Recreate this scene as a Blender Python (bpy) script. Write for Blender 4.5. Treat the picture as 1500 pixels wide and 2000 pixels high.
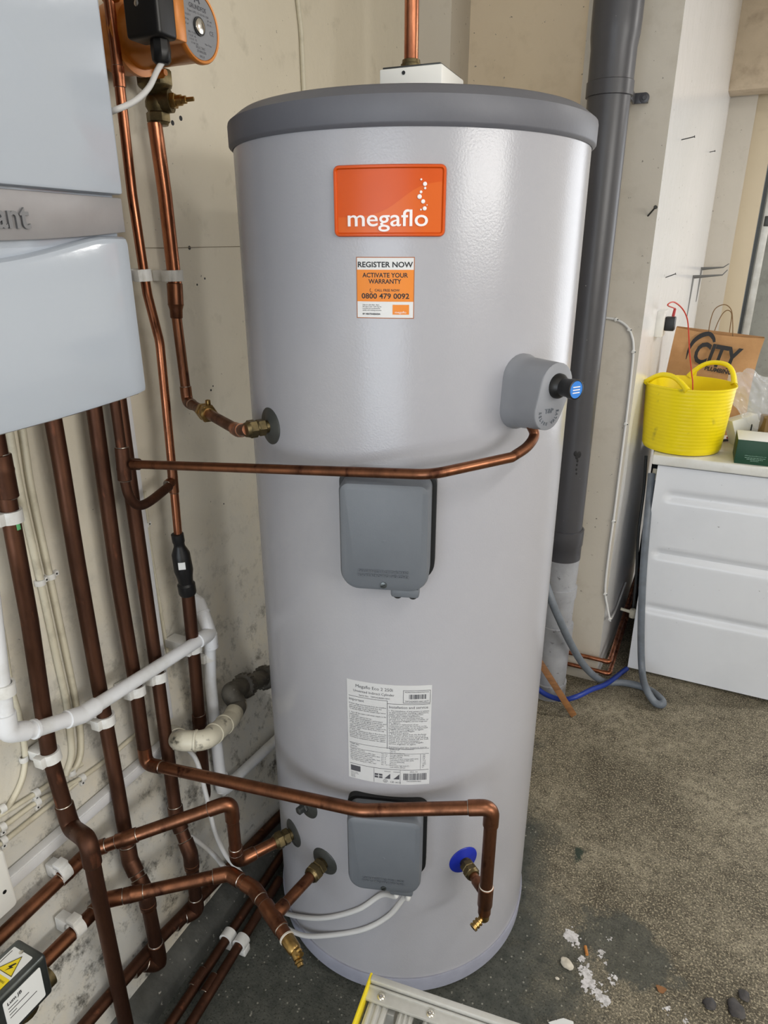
import bpy, bmesh, math, random
import numpy as np
from mathutils import Vector, Matrix, noise as mnoise

random.seed(7)
for o in list(bpy.data.objects):
    bpy.data.objects.remove(o, do_unlink=True)
SC = bpy.context.scene
COL = SC.collection

# ------------------------------------------------------------------ camera
F, PITCH, YAW, EYE = 1335.0, math.radians(21.07), math.radians(25.4), 1.485
cam_data = bpy.data.cameras.new('camera')
cam_data.sensor_fit = 'AUTO'
cam_data.sensor_width = 36.0
cam_data.lens = F / 2000.0 * 36.0
cam_data.clip_start = 0.02
cam = bpy.data.objects.new('camera', cam_data)
cam.location = (0, 0, EYE)
cam.rotation_euler = (math.pi / 2 - PITCH, 0, YAW)
COL.objects.link(cam)
SC.camera = cam

# ------------------------------------------------------------------ world, daylight, exposure
world = bpy.data.worlds.new('world')
SC.world = world
world.use_nodes = True
world.node_tree.nodes['Background'].inputs[0].default_value = (0.75, 0.85, 1.0, 1)
world.node_tree.nodes['Background'].inputs[1].default_value = 0.6


def area(name, loc, target, sx, sy, power, color):
    l = bpy.data.lights.new(name, 'AREA')
    l.shape = 'RECTANGLE'
    l.size, l.size_y = sx, sy
    l.energy = power
    l.color = color
    o = bpy.data.objects.new(name, l)
    o.location = loc
    d = Vector(target) - Vector(loc)
    o.rotation_euler = d.to_track_quat('-Z', 'Y').to_euler()
    COL.objects.link(o)
    return o


# daylight through the long high window in the right wall
area('window_daylight', (3.28, -0.62, 1.95), (0, -0.62, 1.95), 2.3, 0.62, 62, (1.0, 0.975, 0.93))
# daylight through the open doorway at the far end of the garage
area('far_door_daylight', (2.1, 4.80, 1.25), (2.1, 0, 1.25), 2.3, 2.1, 42, (0.97, 0.98, 1.0))
# daylight through the open garage door behind the camera
area('garage_door_daylight', (0.15, -3.05, 1.10), (0.15, 0, 1.10), 2.0, 2.1, 50, (0.86, 0.93, 1.0))
# ceiling batten at the far end, plus an added ceiling fill light nearer
area('far_ceiling_batten', (1.72, 2.82, 2.43), (1.72, 2.82, 0), 0.95, 0.11, 30, (1.0, 0.98, 0.95)).rotation_euler = (0, 0, math.radians(19))
area('near_ceiling_fill', (0.75, -0.15, 2.50), (0.75, -0.15, 0), 0.12, 1.5, 13, (1.0, 0.97, 0.93))  # added overhead fill to lift the room, not a known fitting

SC.view_settings.view_transform = 'Standard'
SC.view_settings.look = 'None'
SC.view_settings.exposure = 0.12
SC.view_settings.gamma = 1.0
SC.view_settings.use_curve_mapping = False


# ------------------------------------------------------------------ geometry of the view (pixel of the photo -> point on a known plane)
_cp, _sp, _ca, _sa = math.cos(PITCH), math.sin(PITCH), math.cos(YAW), math.sin(YAW)
EYEV = Vector((0, 0, EYE))


def ray(px, py):
    u, v = (px - 750) / F, (1000 - py) / F
    r = Vector((_ca, _sa, 0)); f0 = Vector((-_sa, _ca, 0)); z = Vector((0, 0, 1))
    return r * u + (z * _cp + f0 * _sp) * v + (f0 * _cp - z * _sp)


def X(px, py, x):
    d = ray(px, py); return EYEV + d * (x / d.x)


def Y(px, py, y):
    d = ray(px, py); return EYEV + d * (y / d.y)


def Z(px, py, z):
    d = ray(px, py); return EYEV + d * ((z - EYE) / d.z)


def PL(px, py, o, n):
    d = ray(px, py); return EYEV + d * ((Vector(o) - EYEV).dot(n) / d.dot(n))


TX, TY, TR = -0.5063, 1.1705, 0.2895      # tank axis and shell radius


def TK(px, py, r=TR):
    d = ray(px, py)
    ox, oy = -TX, -TY
    a = d.x * d.x + d.y * d.y; b = 2 * (ox * d.x + oy * d.y); c = ox * ox + oy * oy - r * r
    t = (-b - math.sqrt(max(b * b - 4 * a * c, 0))) / (2 * a)
    return EYEV + d * t


# ------------------------------------------------------------------ materials
def lin(c):
    return tuple(((x / 255.0) / 12.92 if x <= 10 else (((x / 255.0) + 0.055) / 1.055) ** 2.4) for x in c)


def mat(name, col, rough=0.5, metal=0.0, col2=None, nscale=6.0, nlo=0.4, nhi=0.65, bump=0.0, bscale=200.0,
        rough2=None, spec=0.5, detail=6.0, stretch=None, coat=0.0, col3=None, n3scale=40.0, n3=(0.62, 0.7), transmission=0.0, alpha=1.0):
    m = bpy.data.materials.new(name)
    m.use_nodes = True
    nt = m.node_tree; N = nt.nodes; L = nt.links
    b = N['Principled BSDF']
    b.inputs['Roughness'].default_value = rough
    b.inputs['Metallic'].default_value = metal
    b.inputs['Specular IOR Level'].default_value = spec
    b.inputs['Coat Weight'].default_value = coat
    b.inputs['Transmission Weight'].default_value = transmission
    b.inputs['Alpha'].default_value = alpha
    c1 = (*lin(col), 1)
    b.inputs['Base Color'].default_value = c1
    if col2 is not None or bump > 0 or rough2 is not None or col3 is not None:
        tc = N.new('ShaderNodeTexCoord')
        src = tc.outputs['Object']
        if stretch:
            mp = N.new('ShaderNodeMapping'); mp.inputs['Scale'].default_value = stretch
            L.new(src, mp.inputs['Vector']); src = mp.outputs['Vector']
    out = None
    if col2 is not None or rough2 is not None:
        n = N.new('ShaderNodeTexNoise'); n.inputs['Scale'].default_value = nscale; n.inputs['Detail'].default_value = detail
        n.inputs['Roughness'].default_value = 0.62
        L.new(src, n.inputs['Vector'])
        r = N.new('ShaderNodeMapRange'); r.inputs['From Min'].default_value = nlo; r.inputs['From Max'].default_value = nhi
        L.new(n.outputs['Fac'], r.inputs['Value'])
        if col2 is not None:
            mx = N.new('ShaderNodeMix'); mx.data_type = 'RGBA'
            mx.inputs['A'].default_value = c1; mx.inputs['B'].default_value = (*lin(col2), 1)
            L.new(r.outputs['Result'], mx.inputs['Factor'])
            out = mx.outputs['Result']
        if rough2 is not None:
            mr = N.new('ShaderNodeMix'); mr.inputs['A'].default_value = rough; mr.inputs['B'].default_value = rough2
            L.new(r.outputs['Result'], mr.inputs['Factor']); L.new(mr.outputs['Result'], b.inputs['Roughness'])
    if col3 is not None:
        n3n = N.new('ShaderNodeTexNoise'); n3n.inputs['Scale'].default_value = n3scale; n3n.inputs['Detail'].default_value = 4.0
        L.new(src, n3n.inputs['Vector'])
        r3 = N.new('ShaderNodeMapRange'); r3.inputs['From Min'].default_value = n3[0]; r3.inputs['From Max'].default_value = n3[1]
        L.new(n3n.outputs['Fac'], r3.inputs['Value'])
        m3 = N.new('ShaderNodeMix'); m3.data_type = 'RGBA'
        if out: L.new(out, m3.inputs['A'])
        else: m3.inputs['A'].default_value = c1
        m3.inputs['B'].default_value = (*lin(col3), 1)
        L.new(r3.outputs['Result'], m3.inputs['Factor'])
        out = m3.outputs['Result']
    if out: L.new(out, b.inputs['Base Color'])
    if bump > 0:
        bn = N.new('ShaderNodeTexNoise'); bn.inputs['Scale'].default_value = bscale; bn.inputs['Detail'].default_value = 3.0
        L.new(src, bn.inputs['Vector'])
        bp = N.new('ShaderNodeBump'); bp.inputs['Strength'].default_value = bump; bp.inputs['Distance'].default_value = 0.004
        L.new(bn.outputs['Fac'], bp.inputs['Height']); L.new(bp.outputs['Normal'], b.inputs['Normal'])
    return m


M = {}
M['copper'] = mat('bright_copper', (188, 124, 92), 0.25, 1.0, (118, 72, 52), 9, 0.38, 0.68, stretch=(3, 3, 0.8), rough2=0.4, col3=(74, 42, 30), n3scale=26, n3=(0.6, 0.75))
M['copper_mid'] = mat('dulled_copper', (140, 94, 70), 0.33, 1.0, (98, 66, 50), 10, 0.4, 0.66, stretch=(2, 2, 0.8), rough2=0.5, col3=(74, 46, 36), n3scale=24, n3=(0.6, 0.72))
M['copper_old'] = mat('tarnished_copper', (104, 72, 57), 0.44, 1.0, (76, 53, 43), 8, 0.35, 0.65, stretch=(2.5, 2.5, 0.7), rough2=0.6, col3=(132, 86, 66), n3scale=16, n3=(0.64, 0.74))
M['solder'] = mat('solder_ring', (176, 168, 158), 0.35, 1.0)
M['flux'] = mat('white_flux', (205, 200, 190), 0.7)
M['brass'] = mat('aged_brass', (122, 108, 78), 0.38, 1.0, (84, 76, 56), 30, 0.4, 0.65, rough2=0.55)
M['brass_bright'] = mat('bright_brass', (176, 146, 92), 0.32, 1.0, (118, 96, 58), 40, 0.45, 0.7)
M['chrome'] = mat('bright_nickel', (215, 212, 205), 0.18, 1.0)
M['enamel'] = mat('white_tank_shell', (166, 166, 172), 0.22, 0, (162, 162, 168), 3, 0.4, 0.7, bump=0.06, bscale=330, spec=0.5)
M['lid_grey'] = mat('grey_lid_plastic', (98, 99, 106), 0.5, 0, (92, 93, 100), 8, 0.4, 0.7, bump=0.04, bscale=160)
M['ring_grey'] = mat('grey_base_plastic', (150, 152, 166), 0.5, 0, (138, 140, 154), 12, 0.45, 0.7)
M['cover_grey'] = mat('grey_cover_plastic', (98, 103, 110), 0.48, 0, (93, 98, 105), 7, 0.4, 0.7, bump=0.05, bscale=500)
M['valve_grey'] = mat('grey_valve_cover_plastic', (134, 136, 142), 0.55, 0, (127, 129, 135), 10, 0.4, 0.7)
M['gasket'] = mat('black_rubber', (17, 18, 19), 0.55)
M['disc_rubber'] = mat('dark_grey_rubber', (62, 64, 62), 0.42, 0, (52, 54, 52), 20)
M['blue_rubber'] = mat('blue_rubber', (18, 40, 160), 0.4)
M['black'] = mat('black_plastic', (16, 16, 18), 0.42)
M['blue_cap'] = mat('blue_label', (42, 120, 205), 0.45)
M['ink'] = mat('black_ink', (22, 22, 26), 0.6)
M['ink_soft'] = mat('grey_ink', (74, 74, 80), 0.6)
M['white_ink'] = mat('white_print', (232, 226, 226), 0.4)
M['paper'] = mat('white_label_paper', (212, 212, 212), 0.45)
M['label_paper'] = mat('data_label_paper', (200, 201, 203), 0.45, 0, (192, 193, 195), 14, 0.4, 0.7)
M['badge'] = mat('orange_badge_plastic', (202, 80, 14), 0.3, 0, (195, 74, 12), 4, spec=0.3)
M['badge_light'] = mat('orange_badge_wave', (208, 94, 28), 0.3, spec=0.3)
M['sticker_orange'] = mat('orange_print', (222, 128, 24), 0.5)
M['sticker_brown'] = mat('brown_print', (160, 92, 40), 0.5)
M['white_plastic'] = mat('white_pipe_plastic', (224, 226, 230), 0.34, 0, (205, 206, 204), 14, 0.5, 0.75, col3=(120, 116, 104), n3scale=45, n3=(0.7, 0.78))
M['dirty_white'] = mat('dirty_white_plastic', (205, 200, 182), 0.42, 0, (150, 142, 122), 16, 0.5, 0.72, col3=(45, 42, 36), n3scale=30, n3=(0.6, 0.68))
M['grimy'] = mat('grimy_plastic', (96, 92, 84), 0.6, 0, (60, 57, 52), 22, 0.4, 0.65, col3=(150, 146, 136), n3scale=60, n3=(0.63, 0.72))
M['clip'] = mat('white_clip_plastic', (222, 222, 220), 0.4, 0, (196, 194, 186), 25, 0.5, 0.75)
M['cable_white'] = mat('white_cable', (214, 214, 214), 0.42)
M['cable_painted'] = mat('cream_painted_cable', (204, 198, 178), 0.45, 0, (172, 165, 146), 20, 0.5, 0.75)
M['trunk'] = mat('white_trunking', (218, 219, 222), 0.4, 0, (206, 206, 206), 6, 0.5, 0.7)
M['boiler'] = mat('white_boiler_enamel', (170, 178, 189), 0.12, 0, bump=0.02, bscale=120, spec=0.5)
M['boiler_band'] = mat('satin_silver_band', (150, 149, 151), 0.42, 0.35, (142, 140, 142), 10)
M['letter_silver'] = mat('dark_silver_letter', (120, 121, 124), 0.35, 0.6)
M['pump_orange'] = mat('pump_orange_paint', (206, 128, 48), 0.3, 0.15, (170, 98, 36), 12, 0.45, 0.75)
M['pump_plate'] = mat('pump_plate_grey', (126, 128, 132), 0.45, 0.2)
M['soil'] = mat('grey_soil_pipe', (70, 70, 75), 0.36, 0, (64, 64, 69), 5, 0.4, 0.7, col3=(222, 222, 222), n3scale=150, n3=(0.755, 0.78))
M['soil_light'] = mat('pale_soil_pipe', (164, 166, 172), 0.42, 0, (140, 142, 148), 9, 0.4, 0.7, col3=(90, 90, 92), n3scale=60, n3=(0.66, 0.74))
M['aluminium'] = mat('brushed_aluminium', (206, 206, 203), 0.4, 0.35, (184, 184, 180), 14, 0.4, 0.7, stretch=(1, 1, 1), rough2=0.5)
M['yellow_trim'] = mat('yellow_trim', (226, 204, 30), 0.4)
M['machine'] = mat('white_machine_paint', (222, 225, 231), 0.3, 0, (214, 217, 223), 3, 0.45, 0.75, col3=(120, 120, 120), n3scale=70, n3=(0.745, 0.78))
M['worktop'] = mat('offwhite_laminate', (222, 222, 218), 0.35, 0, (208, 206, 196), 10, 0.5, 0.75)
M['tub'] = mat('yellow_tub_plastic', (238, 216, 14), 0.4, 0, (226, 202, 16), 6, 0.45, 0.75, col3=(150, 138, 50), n3scale=18, n3=(0.66, 0.8), spec=0.4)
M['kraft'] = mat('kraft_paper', (190, 146, 100), 0.75, 0, (172, 128, 84), 12, 0.4, 0.7, bump=0.15, bscale=60)
M['kraft_light'] = mat('pale_paper', (206, 190, 160), 0.75)
M['twine'] = mat('twisted_paper', (120, 92, 58), 0.8)
M['green_box'] = mat('dark_green_card', (18, 66, 44), 0.5)
M['card_white'] = mat('white_card', (222, 224, 224), 0.5)
M['print_pale'] = mat('pale_print', (150, 186, 168), 0.5)
M['grey_hose'] = mat('grey_hose_plastic', (112, 120, 130), 0.42, 0, (98, 104, 112), 20, 0.45, 0.7)
M['blue_hose'] = mat('blue_hose_plastic', (24, 52, 140), 0.4)
M['wood'] = mat('brown_wood', (138, 94, 52), 0.65, 0, (104, 68, 38), 14, stretch=(1, 1, 6))
M['cardboard'] = mat('brown_cardboard', (120, 96, 58), 0.8)
M['steel'] = mat('galvanised_steel', (106, 111, 111), 0.34, 0.85, (80, 85, 85), 16, 0.4, 0.7)
M['steel_dark'] = mat('dark_steel', (70, 72, 72), 0.42, 0.6)
M['bracket'] = mat('grey_bracket_steel', (112, 112, 110), 0.45, 0.3)
M['warning_yellow'] = mat('warning_yellow', (232, 208, 30), 0.5)
M['plaster_line'] = mat('plaster_line', (142, 132, 112), 0.9)
M['red'] = mat('red_plastic', (168, 36, 36), 0.4)
M['red_wire'] = mat('red_cable', (190, 56, 40), 0.45)
M['stone'] = mat('pale_stone_chip', (206, 200, 186), 0.8, 0, (170, 162, 148), 40)
M['stone_dark'] = mat('dark_pebble', (52, 50, 52), 0.7, 0, (70, 66, 64), 60)
M['paint_white'] = mat('dried_white_paint', (205, 203, 205), 0.7, 0, (170, 168, 168), 90, 0.45, 0.6)
M['tan'] = mat('tan_paper', (184, 122, 60), 0.7)
M['socket'] = mat('white_socket_plastic', (226, 225, 220), 0.35)
M['green_mark'] = mat('green_wax', (96, 176, 116), 0.7)
M['film'] = mat('clear_film', (232, 234, 240), 0.12, 0, spec=0.8, alpha=0.24)


def wall_mat(name, base, dirt, blotch, bump=0.25, dirt_amt=(0.55, 0.75), low=None, gloss=0.5, streak=None, specks=True):
    """painted plaster: base colour with broad discolouration, fine dirt specks, and a grubbier band near the floor"""
    m = bpy.data.materials.new(name); m.use_nodes = True
    nt = m.node_tree; N = nt.nodes; L = nt.links; b = N['Principled BSDF']
    b.inputs['Roughness'].default_value = gloss
    geo = N.new('ShaderNodeNewGeometry'); P = geo.outputs['Position']

    def noise(scale, det=5, vec=P, rough=0.6):
        n = N.new('ShaderNodeTexNoise'); n.inputs['Scale'].default_value = scale; n.inputs['Detail'].default_value = det
        n.inputs['Roughness'].default_value = rough
        L.new(vec, n.inputs['Vector']); return n.outputs['Fac']

    def rng(v, a, c, lo=0.0, hi=1.0):
        r = N.new('ShaderNodeMapRange'); r.inputs['From Min'].default_value = a; r.inputs['From Max'].default_value = c
        r.inputs['To Min'].default_value = lo; r.inputs['To Max'].default_value = hi
        L.new(v, r.inputs['Value']); return r.outputs['Result']

    def mix(f, A, B):
        x = N.new('ShaderNodeMix'); x.data_type = 'RGBA'
        L.new(f, x.inputs['Factor'])
        if isinstance(A, tuple): x.inputs['A'].default_value = (*lin(A), 1)
        else: L.new(A, x.inputs['A'])
        if isinstance(B, tuple): x.inputs['B'].default_value = (*lin(B), 1)
        else: L.new(B, x.inputs['B'])
        return x.outputs['Result']

    def mul(a, c):
        x = N.new('ShaderNodeMath'); x.operation = 'MULTIPLY'; L.new(a, x.inputs[0])
        if isinstance(c, float): x.inputs[1].default_value = c
        else: L.new(c, x.inputs[1])
        return x.outputs[0]
    c = mix(rng(noise(1.7), 0.4, 0.68), base, blotch)
    if streak:
        mp = N.new('ShaderNodeMapping'); mp.inputs['Scale'].default_value = streak
        L.new(P, mp.inputs['Vector'])
        c = mix(rng(noise(1.0, 6, mp.outputs['Vector']), 0.45, 0.7, 0, 0.6), c, blotch)
    c = mix(rng(noise(14, 8), dirt_amt[0], dirt_amt[1], 0, 0.55), c, dirt)
    if specks:
        c = mix(rng(noise(75, 3), 0.7, 0.74, 0, 0.75), c, (70, 64, 54))
    if low:
        sx = N.new('ShaderNodeSeparateXYZ'); L.new(P, sx.inputs[0])
        f = mul(rng(sx.outputs['Z'], low[1], low[2], 1, 0), rng(noise(7, 9, rough=0.72), 0.28, 0.58))
        c = mix(f, c, low[0])
        f2 = mul(rng(sx.outputs['Z'], low[1] - 0.05, low[2] - 0.25, 1, 0), rng(noise(22, 8, rough=0.75), 0.52, 0.66, 0, 0.9))
        c = mix(f2, c, (52, 50, 44))
    L.new(c, b.inputs['Base Color'])
    bp = N.new('ShaderNodeBump'); bp.inputs['Strength'].default_value = bump; bp.inputs['Distance'].default_value = 0.006
    L.new(noise(26, 6), bp.inputs['Height']); L.new(bp.outputs['Normal'], b.inputs['Normal'])
    return m


M['wall_left'] = wall_mat('cream_plaster_wall', (216, 208, 190), (168, 160, 142), (208, 200, 182), 0.3, (0.58, 0.8), ((196, 195, 190), 0.35, 1.25), 0.5)
M['wall_back'] = wall_mat('beige_plaster_wall', (240, 223, 196), (214, 196, 166), (232, 213, 184), 0.25, (0.55, 0.8), None, 0.5)
M['pillar'] = wall_mat('cream_pillar_paint', (200, 193, 181), (172, 163, 149), (192, 185, 173), 0.2, (0.55, 0.8), None, 0.45)
M['gloss_wall'] = wall_mat('white_gloss_paint', (234, 234, 236), (212, 211, 208), (228, 228, 229), 0.16, (0.6, 0.8), None, 0.2, streak=(26, 26, 1.2))
M['ceiling'] = wall_mat('stained_ceiling', (206, 188, 164), (140, 122, 100), (176, 160, 136), 0.5, (0.5, 0.75), None, 0.7)
M['white_wall'] = wall_mat('whitewashed_wall', (222, 216, 204), (200, 192, 176), (216, 210, 198), 0.2, (0.6, 0.8), None, 0.6, specks=False)
M['panel_warm'] = wall_mat('beige_panel_paint', (206, 192, 166), (186, 170, 144), (202, 188, 162), 0.08, (0.6, 0.8), None, 0.5, specks=False)
M['door_grey'] = wall_mat('grey_weathered_door', (158, 158, 150), (110, 108, 100), (146, 146, 138), 0.3, (0.5, 0.7), None, 0.5)


def floor_material():
    m = bpy.data.materials.new('worn_concrete'); m.use_nodes = True
    nt = m.node_tree; N = nt.nodes; L = nt.links; b = N['Principled BSDF']
    geo = N.new('ShaderNodeNewGeometry'); P = geo.outputs['Position']

    def noise(scale, det=5, rough=0.6, vec=P):
        n = N.new('ShaderNodeTexNoise'); n.inputs['Scale'].default_value = scale; n.inputs['Detail'].default_value = det
        n.inputs['Roughness'].default_value = rough; L.new(vec, n.inputs['Vector']); return n.outputs['Fac']

    def rng(v, a, c, lo=0.0, hi=1.0):
        r = N.new('ShaderNodeMapRange'); r.inputs['From Min'].default_value = a; r.inputs['From Max'].default_value = c
        r.inputs['To Min'].default_value = lo; r.inputs['To Max'].default_value = hi
        L.new(v, r.inputs['Value']); return r.outputs['Result']

    def mix(f, A, B):
        x = N.new('ShaderNodeMix'); x.data_type = 'RGBA'; L.new(f, x.inputs['Factor'])
        for k, q in (('A', A), ('B', B)):
            if isinstance(q, tuple): x.inputs[k].default_value = (*lin(q), 1)
            else: L.new(q, x.inputs[k])
        return x.outputs['Result']

    def math_(op, a, c):
        x = N.new('ShaderNodeMath'); x.operation = op
        for i, q in enumerate((a, c)):
            if isinstance(q, (int, float)): x.inputs[i].default_value = q
            else: L.new(q, x.inputs[i])
        return x.outputs[0]
    # brown-beige worn surface
    c = mix(rng(noise(3.2, 7, 0.65), 0.38, 0.64), (96, 90, 76), (164, 156, 136))
    c = mix(rng(noise(34, 7, 0.72), 0.42, 0.66, 0, 0.85), c, (76, 70, 57))
    c = mix(rng(noise(250, 3, 0.75), 0.53, 0.62, 0, 0.95), c, (44, 38, 29))
    c = mix(rng(noise(210, 3, 0.7, vec=P), 0.38, 0.47, 0.9, 0), c, (196, 184, 158))
    c = mix(rng(noise(95, 4, 0.7, vec=P), 0.60, 0.68, 0, 0.8), c, (48, 43, 34))
    vo = N.new('ShaderNodeTexVoronoi'); vo.inputs['Scale'].default_value = 105.0; L.new(P, vo.inputs['Vector'])
    vc = N.new('ShaderNodeSeparateColor'); L.new(vo.outputs['Color'], vc.inputs[0])
    chip = math_('MULTIPLY', rng(vo.outputs['Distance'], 0.16, 0.26, 1, 0), rng(vc.outputs['Red'], 0.78, 0.8))
    c = mix(chip, c, (176, 164, 142))
    # damp dark green-grey concrete: the strip beside the plinth and a patch in the open floor
    sx = N.new('ShaderNodeSeparateXYZ'); L.new(P, sx.inputs[0])
    wob = math_('MULTIPLY', math_('SUBTRACT', noise(5, 6), 0.5), 0.55)
    xx = math_('ADD', sx.outputs['X'], wob)
    yy = math_('MULTIPLY', math_('SUBTRACT', sx.outputs['Y'], 0.9), 0.42)
    damp = rng(math_('ADD', xx, yy), -0.08, 0.07, 1, 0)
    pc = Z(1225, 1855, 0)
    dx = math_('SUBTRACT', sx.outputs['X'], pc.x); dy = math_('SUBTRACT', sx.outputs['Y'], pc.y)
    wob2 = math_('MULTIPLY', math_('SUBTRACT', noise(9, 8, 0.7), 0.5), 0.30)
    rr = math_('ADD', math_('SQRT', math_('ADD', math_('MULTIPLY', dx, dx), math_('MULTIPLY', math_('MULTIPLY', dy, dy), 1.6)), 0), wob2)
    patch = rng(rr, 0.085, 0.115, 0.85, 0)
    sp_ = Z(1130, 1668, 0); ex = math_('SUBTRACT', sx.outputs['X'], sp_.x); ey = math_('SUBTRACT', sx.outputs['Y'], sp_.y)
    es = math_('ADD', math_('SQRT', math_('ADD', math_('MULTIPLY', ex, ex), math_('MULTIPLY', math_('MULTIPLY', ey, ey), 0.35)), 0), math_('MULTIPLY', math_('SUBTRACT', noise(40, 6), 0.5), 0.04))
    c = mix(rng(es, 0.010, 0.016, 0.9, 0), c, (38, 56, 48))
    g = mix(rng(noise(26, 7, 0.72), 0.35, 0.68), (66, 69, 64), (96, 97, 90))
    g = mix(rng(noise(200, 3), 0.55, 0.65, 0, 0.8), g, (44, 46, 42))
    g = mix(chip, g, (150, 148, 138))
    c = mix(math_('MAXIMUM', damp, patch), c, g)
    L.new(c, b.inputs['Base Color'])
    b.inputs['Roughness'].default_value = 0.72
    b.inputs['Specular IOR Level'].default_value = 0.3
    bp = N.new('ShaderNodeBump'); bp.inputs['Strength'].default_value = 0.8; bp.inputs['Distance'].default_value = 0.007
    L.new(noise(170, 5, 0.75), bp.inputs['Height']); L.new(bp.outputs['Normal'], b.inputs['Normal'])
    return m


M['floor'] = floor_material()
M['kerb'] = mat('damp_concrete', (88, 88, 84), 0.8, 0, (56, 57, 54), 9, 0.35, 0.65, bump=0.5, bscale=60, col3=(150, 148, 140), n3scale=80, n3=(0.66, 0.72))

# ------------------------------------------------------------------ mesh helpers
WLOC = {}


def mk(name, bm, mats, parent=None, label=None, cat=None, group=None, kind=None, sharp=38, base=True):
    """link a bmesh (world coordinates) as one object whose origin sits at the foot of its bounds"""
    if not isinstance(mats, (list, tuple)): mats = [mats]
    bmesh.ops.recalc_face_normals(bm, faces=bm.faces)
    ca = math.radians(sharp)
    for e in bm.edges:
        if len(e.link_faces) == 2:
            e.smooth = e.calc_face_angle(0) < ca
    for f in bm.faces: f.smooth = True
    co = np.array([v.co[:] for v in bm.verts])
    lo, hi = co.min(0), co.max(0)
    o3 = Vector(((lo[0] + hi[0]) / 2, (lo[1] + hi[1]) / 2, lo[2]))
    bmesh.ops.translate(bm, verts=bm.verts, vec=-o3)
    me = bpy.data.meshes.new(name); bm.to_mesh(me); bm.free()
    for m in mats: me.materials.append(M[m] if isinstance(m, str) else m)
    o = bpy.data.objects.new(name, me); COL.objects.link(o)
    WLOC[o.name] = o3
    if parent is not None:
        o.parent = parent; o.location = o3 - WLOC[parent.name]
    else:
        o.location = o3
    tag(o, label, cat, group, kind)
    return o


def tag(o, label=None, cat=None, group=None, kind=None):
    if label: o['label'] = label
    if cat: o['category'] = cat
    if group: o['group'] = group
    if kind: o['kind'] = kind
    return o


def empty(name, loc, label, cat, group=None):
    o = bpy.data.objects.new(name, None); COL.objects.link(o)
    o.empty_display_size = 0.02
    o.location = loc; WLOC[o.name] = Vector(loc)
    return tag(o, label, cat, group)


def BM(): return bmesh.new()


def frame_of(d):
    d = d.normalized()
    a = Vector((0, 0, 1)) if abs(d.z) < 0.9 else Vector((1, 0, 0))
    u = d.cross(a).normalized(); v = d.cross(u).normalized()
    return u, v


def tube(bm, pts, r, seg=16, cap=True, mi=0):
    pts = [Vector(p) for p in pts]; n = len(pts)
    rs = r if isinstance(r, (list, tuple)) else [r] * n
    tans = []
    for i in range(n):
        a = pts[max(i - 1, 0)]; c = pts[min(i + 1, n - 1)]
        t = (c - a)
        if t.length < 1e-9: t = Vector((0, 0, 1))
        tans.append(t.normalized())
    u, v = frame_of(tans[0]); rings = []
    for i in range(n):
        if i:
            q = tans[i - 1].rotation_difference(tans[i]); u = q @ u; v = q @ v
        rings.append([bm.verts.new(pts[i] + (u * math.cos(2 * math.pi * k / seg) + v * math.sin(2 * math.pi * k / seg)) * rs[i]) for k in range(seg)])
    for i in range(n - 1):
        for k in range(seg):
            f = bm.faces.new((rings[i][k], rings[i][(k + 1) % seg], rings[i + 1][(k + 1) % seg], rings[i + 1][k])); f.material_index = mi
    if cap:
        f = bm.faces.new(rings[0][::-1]); f.material_index = mi
        f = bm.faces.new(rings[-1]); f.material_index = mi
    return bm


def fillet(pts, rad, n=8):
    """polyline with rounded corners; rad scalar or per-corner list"""
    pts = [Vector(p) for p in pts]; out = [pts[0]]
    for i in range(1, len(pts) - 1):
        a, b, c = pts[i - 1], pts[i], pts[i + 1]
        d1 = (a - b); d2 = (c - b)
        r = rad[i - 1] if isinstance(rad, (list, tuple)) else rad
        ang = d1.angle(d2)
        if ang > math.pi - 0.02 or r <= 0: out.append(b); continue
        t = min(r / math.tan(ang / 2), d1.length * 0.49, d2.length * 0.49)
        p1 = b + d1.normalized() * t; p2 = b + d2.normalized() * t
        for k in range(n + 1):
            s = k / n
            out.append(p1 * (1 - s) ** 2 + b * 2 * s * (1 - s) + p2 * s * s)
    out.append(pts[-1]); return out


def smooth_path(pts, per=8):
    """Catmull-Rom through the points"""
    P = [Vector(p) for p in pts]; P = [P[0] * 2 - P[1]] + P + [P[-1] * 2 - P[-2]]
    out = []
    for i in range(1, len(P) - 2):
        a, b, c, d = P[i - 1], P[i], P[i + 1], P[i + 2]
        for k in range(per):
            t = k / per
            out.append(0.5 * ((2 * b) + (c - a) * t + (2 * a - 5 * b + 4 * c - d) * t * t + (3 * b - a - 3 * c + d) * t ** 3))
    out.append(P[-2]); return out


def lathe(bm, o, axis, prof, seg=32, mi=0, cap=True):
    """prof: list of (distance along axis, radius)"""
    o = Vector(o); axis = Vector(axis).normalized(); u, v = frame_of(axis); rings = []
    for t, r in prof:
        rings.append([bm.verts.new(o + axis * t + (u * math.cos(2 * math.pi * k / seg) + v * math.sin(2 * math.pi * k / seg)) * max(r, 1e-5)) for k in range(seg)])
    for i in range(len(prof) - 1):
        for k in range(seg):
            f = bm.faces.new((rings[i][k], rings[i][(k + 1) % seg], rings[i + 1][(k + 1) % seg], rings[i + 1][k])); f.material_index = mi
    if cap:
        bm.faces.new(rings[0][::-1]).material_index = mi; bm.faces.new(rings[-1]).material_index = mi
    return bm


def hexnut(bm, o, axis, length, r, mi=0):
    return lathe(bm, o, axis, [(0, r * 0.9), (length * 0.12, r), (length * 0.88, r), (length, r * 0.9)], seg=6, mi=mi)


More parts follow.
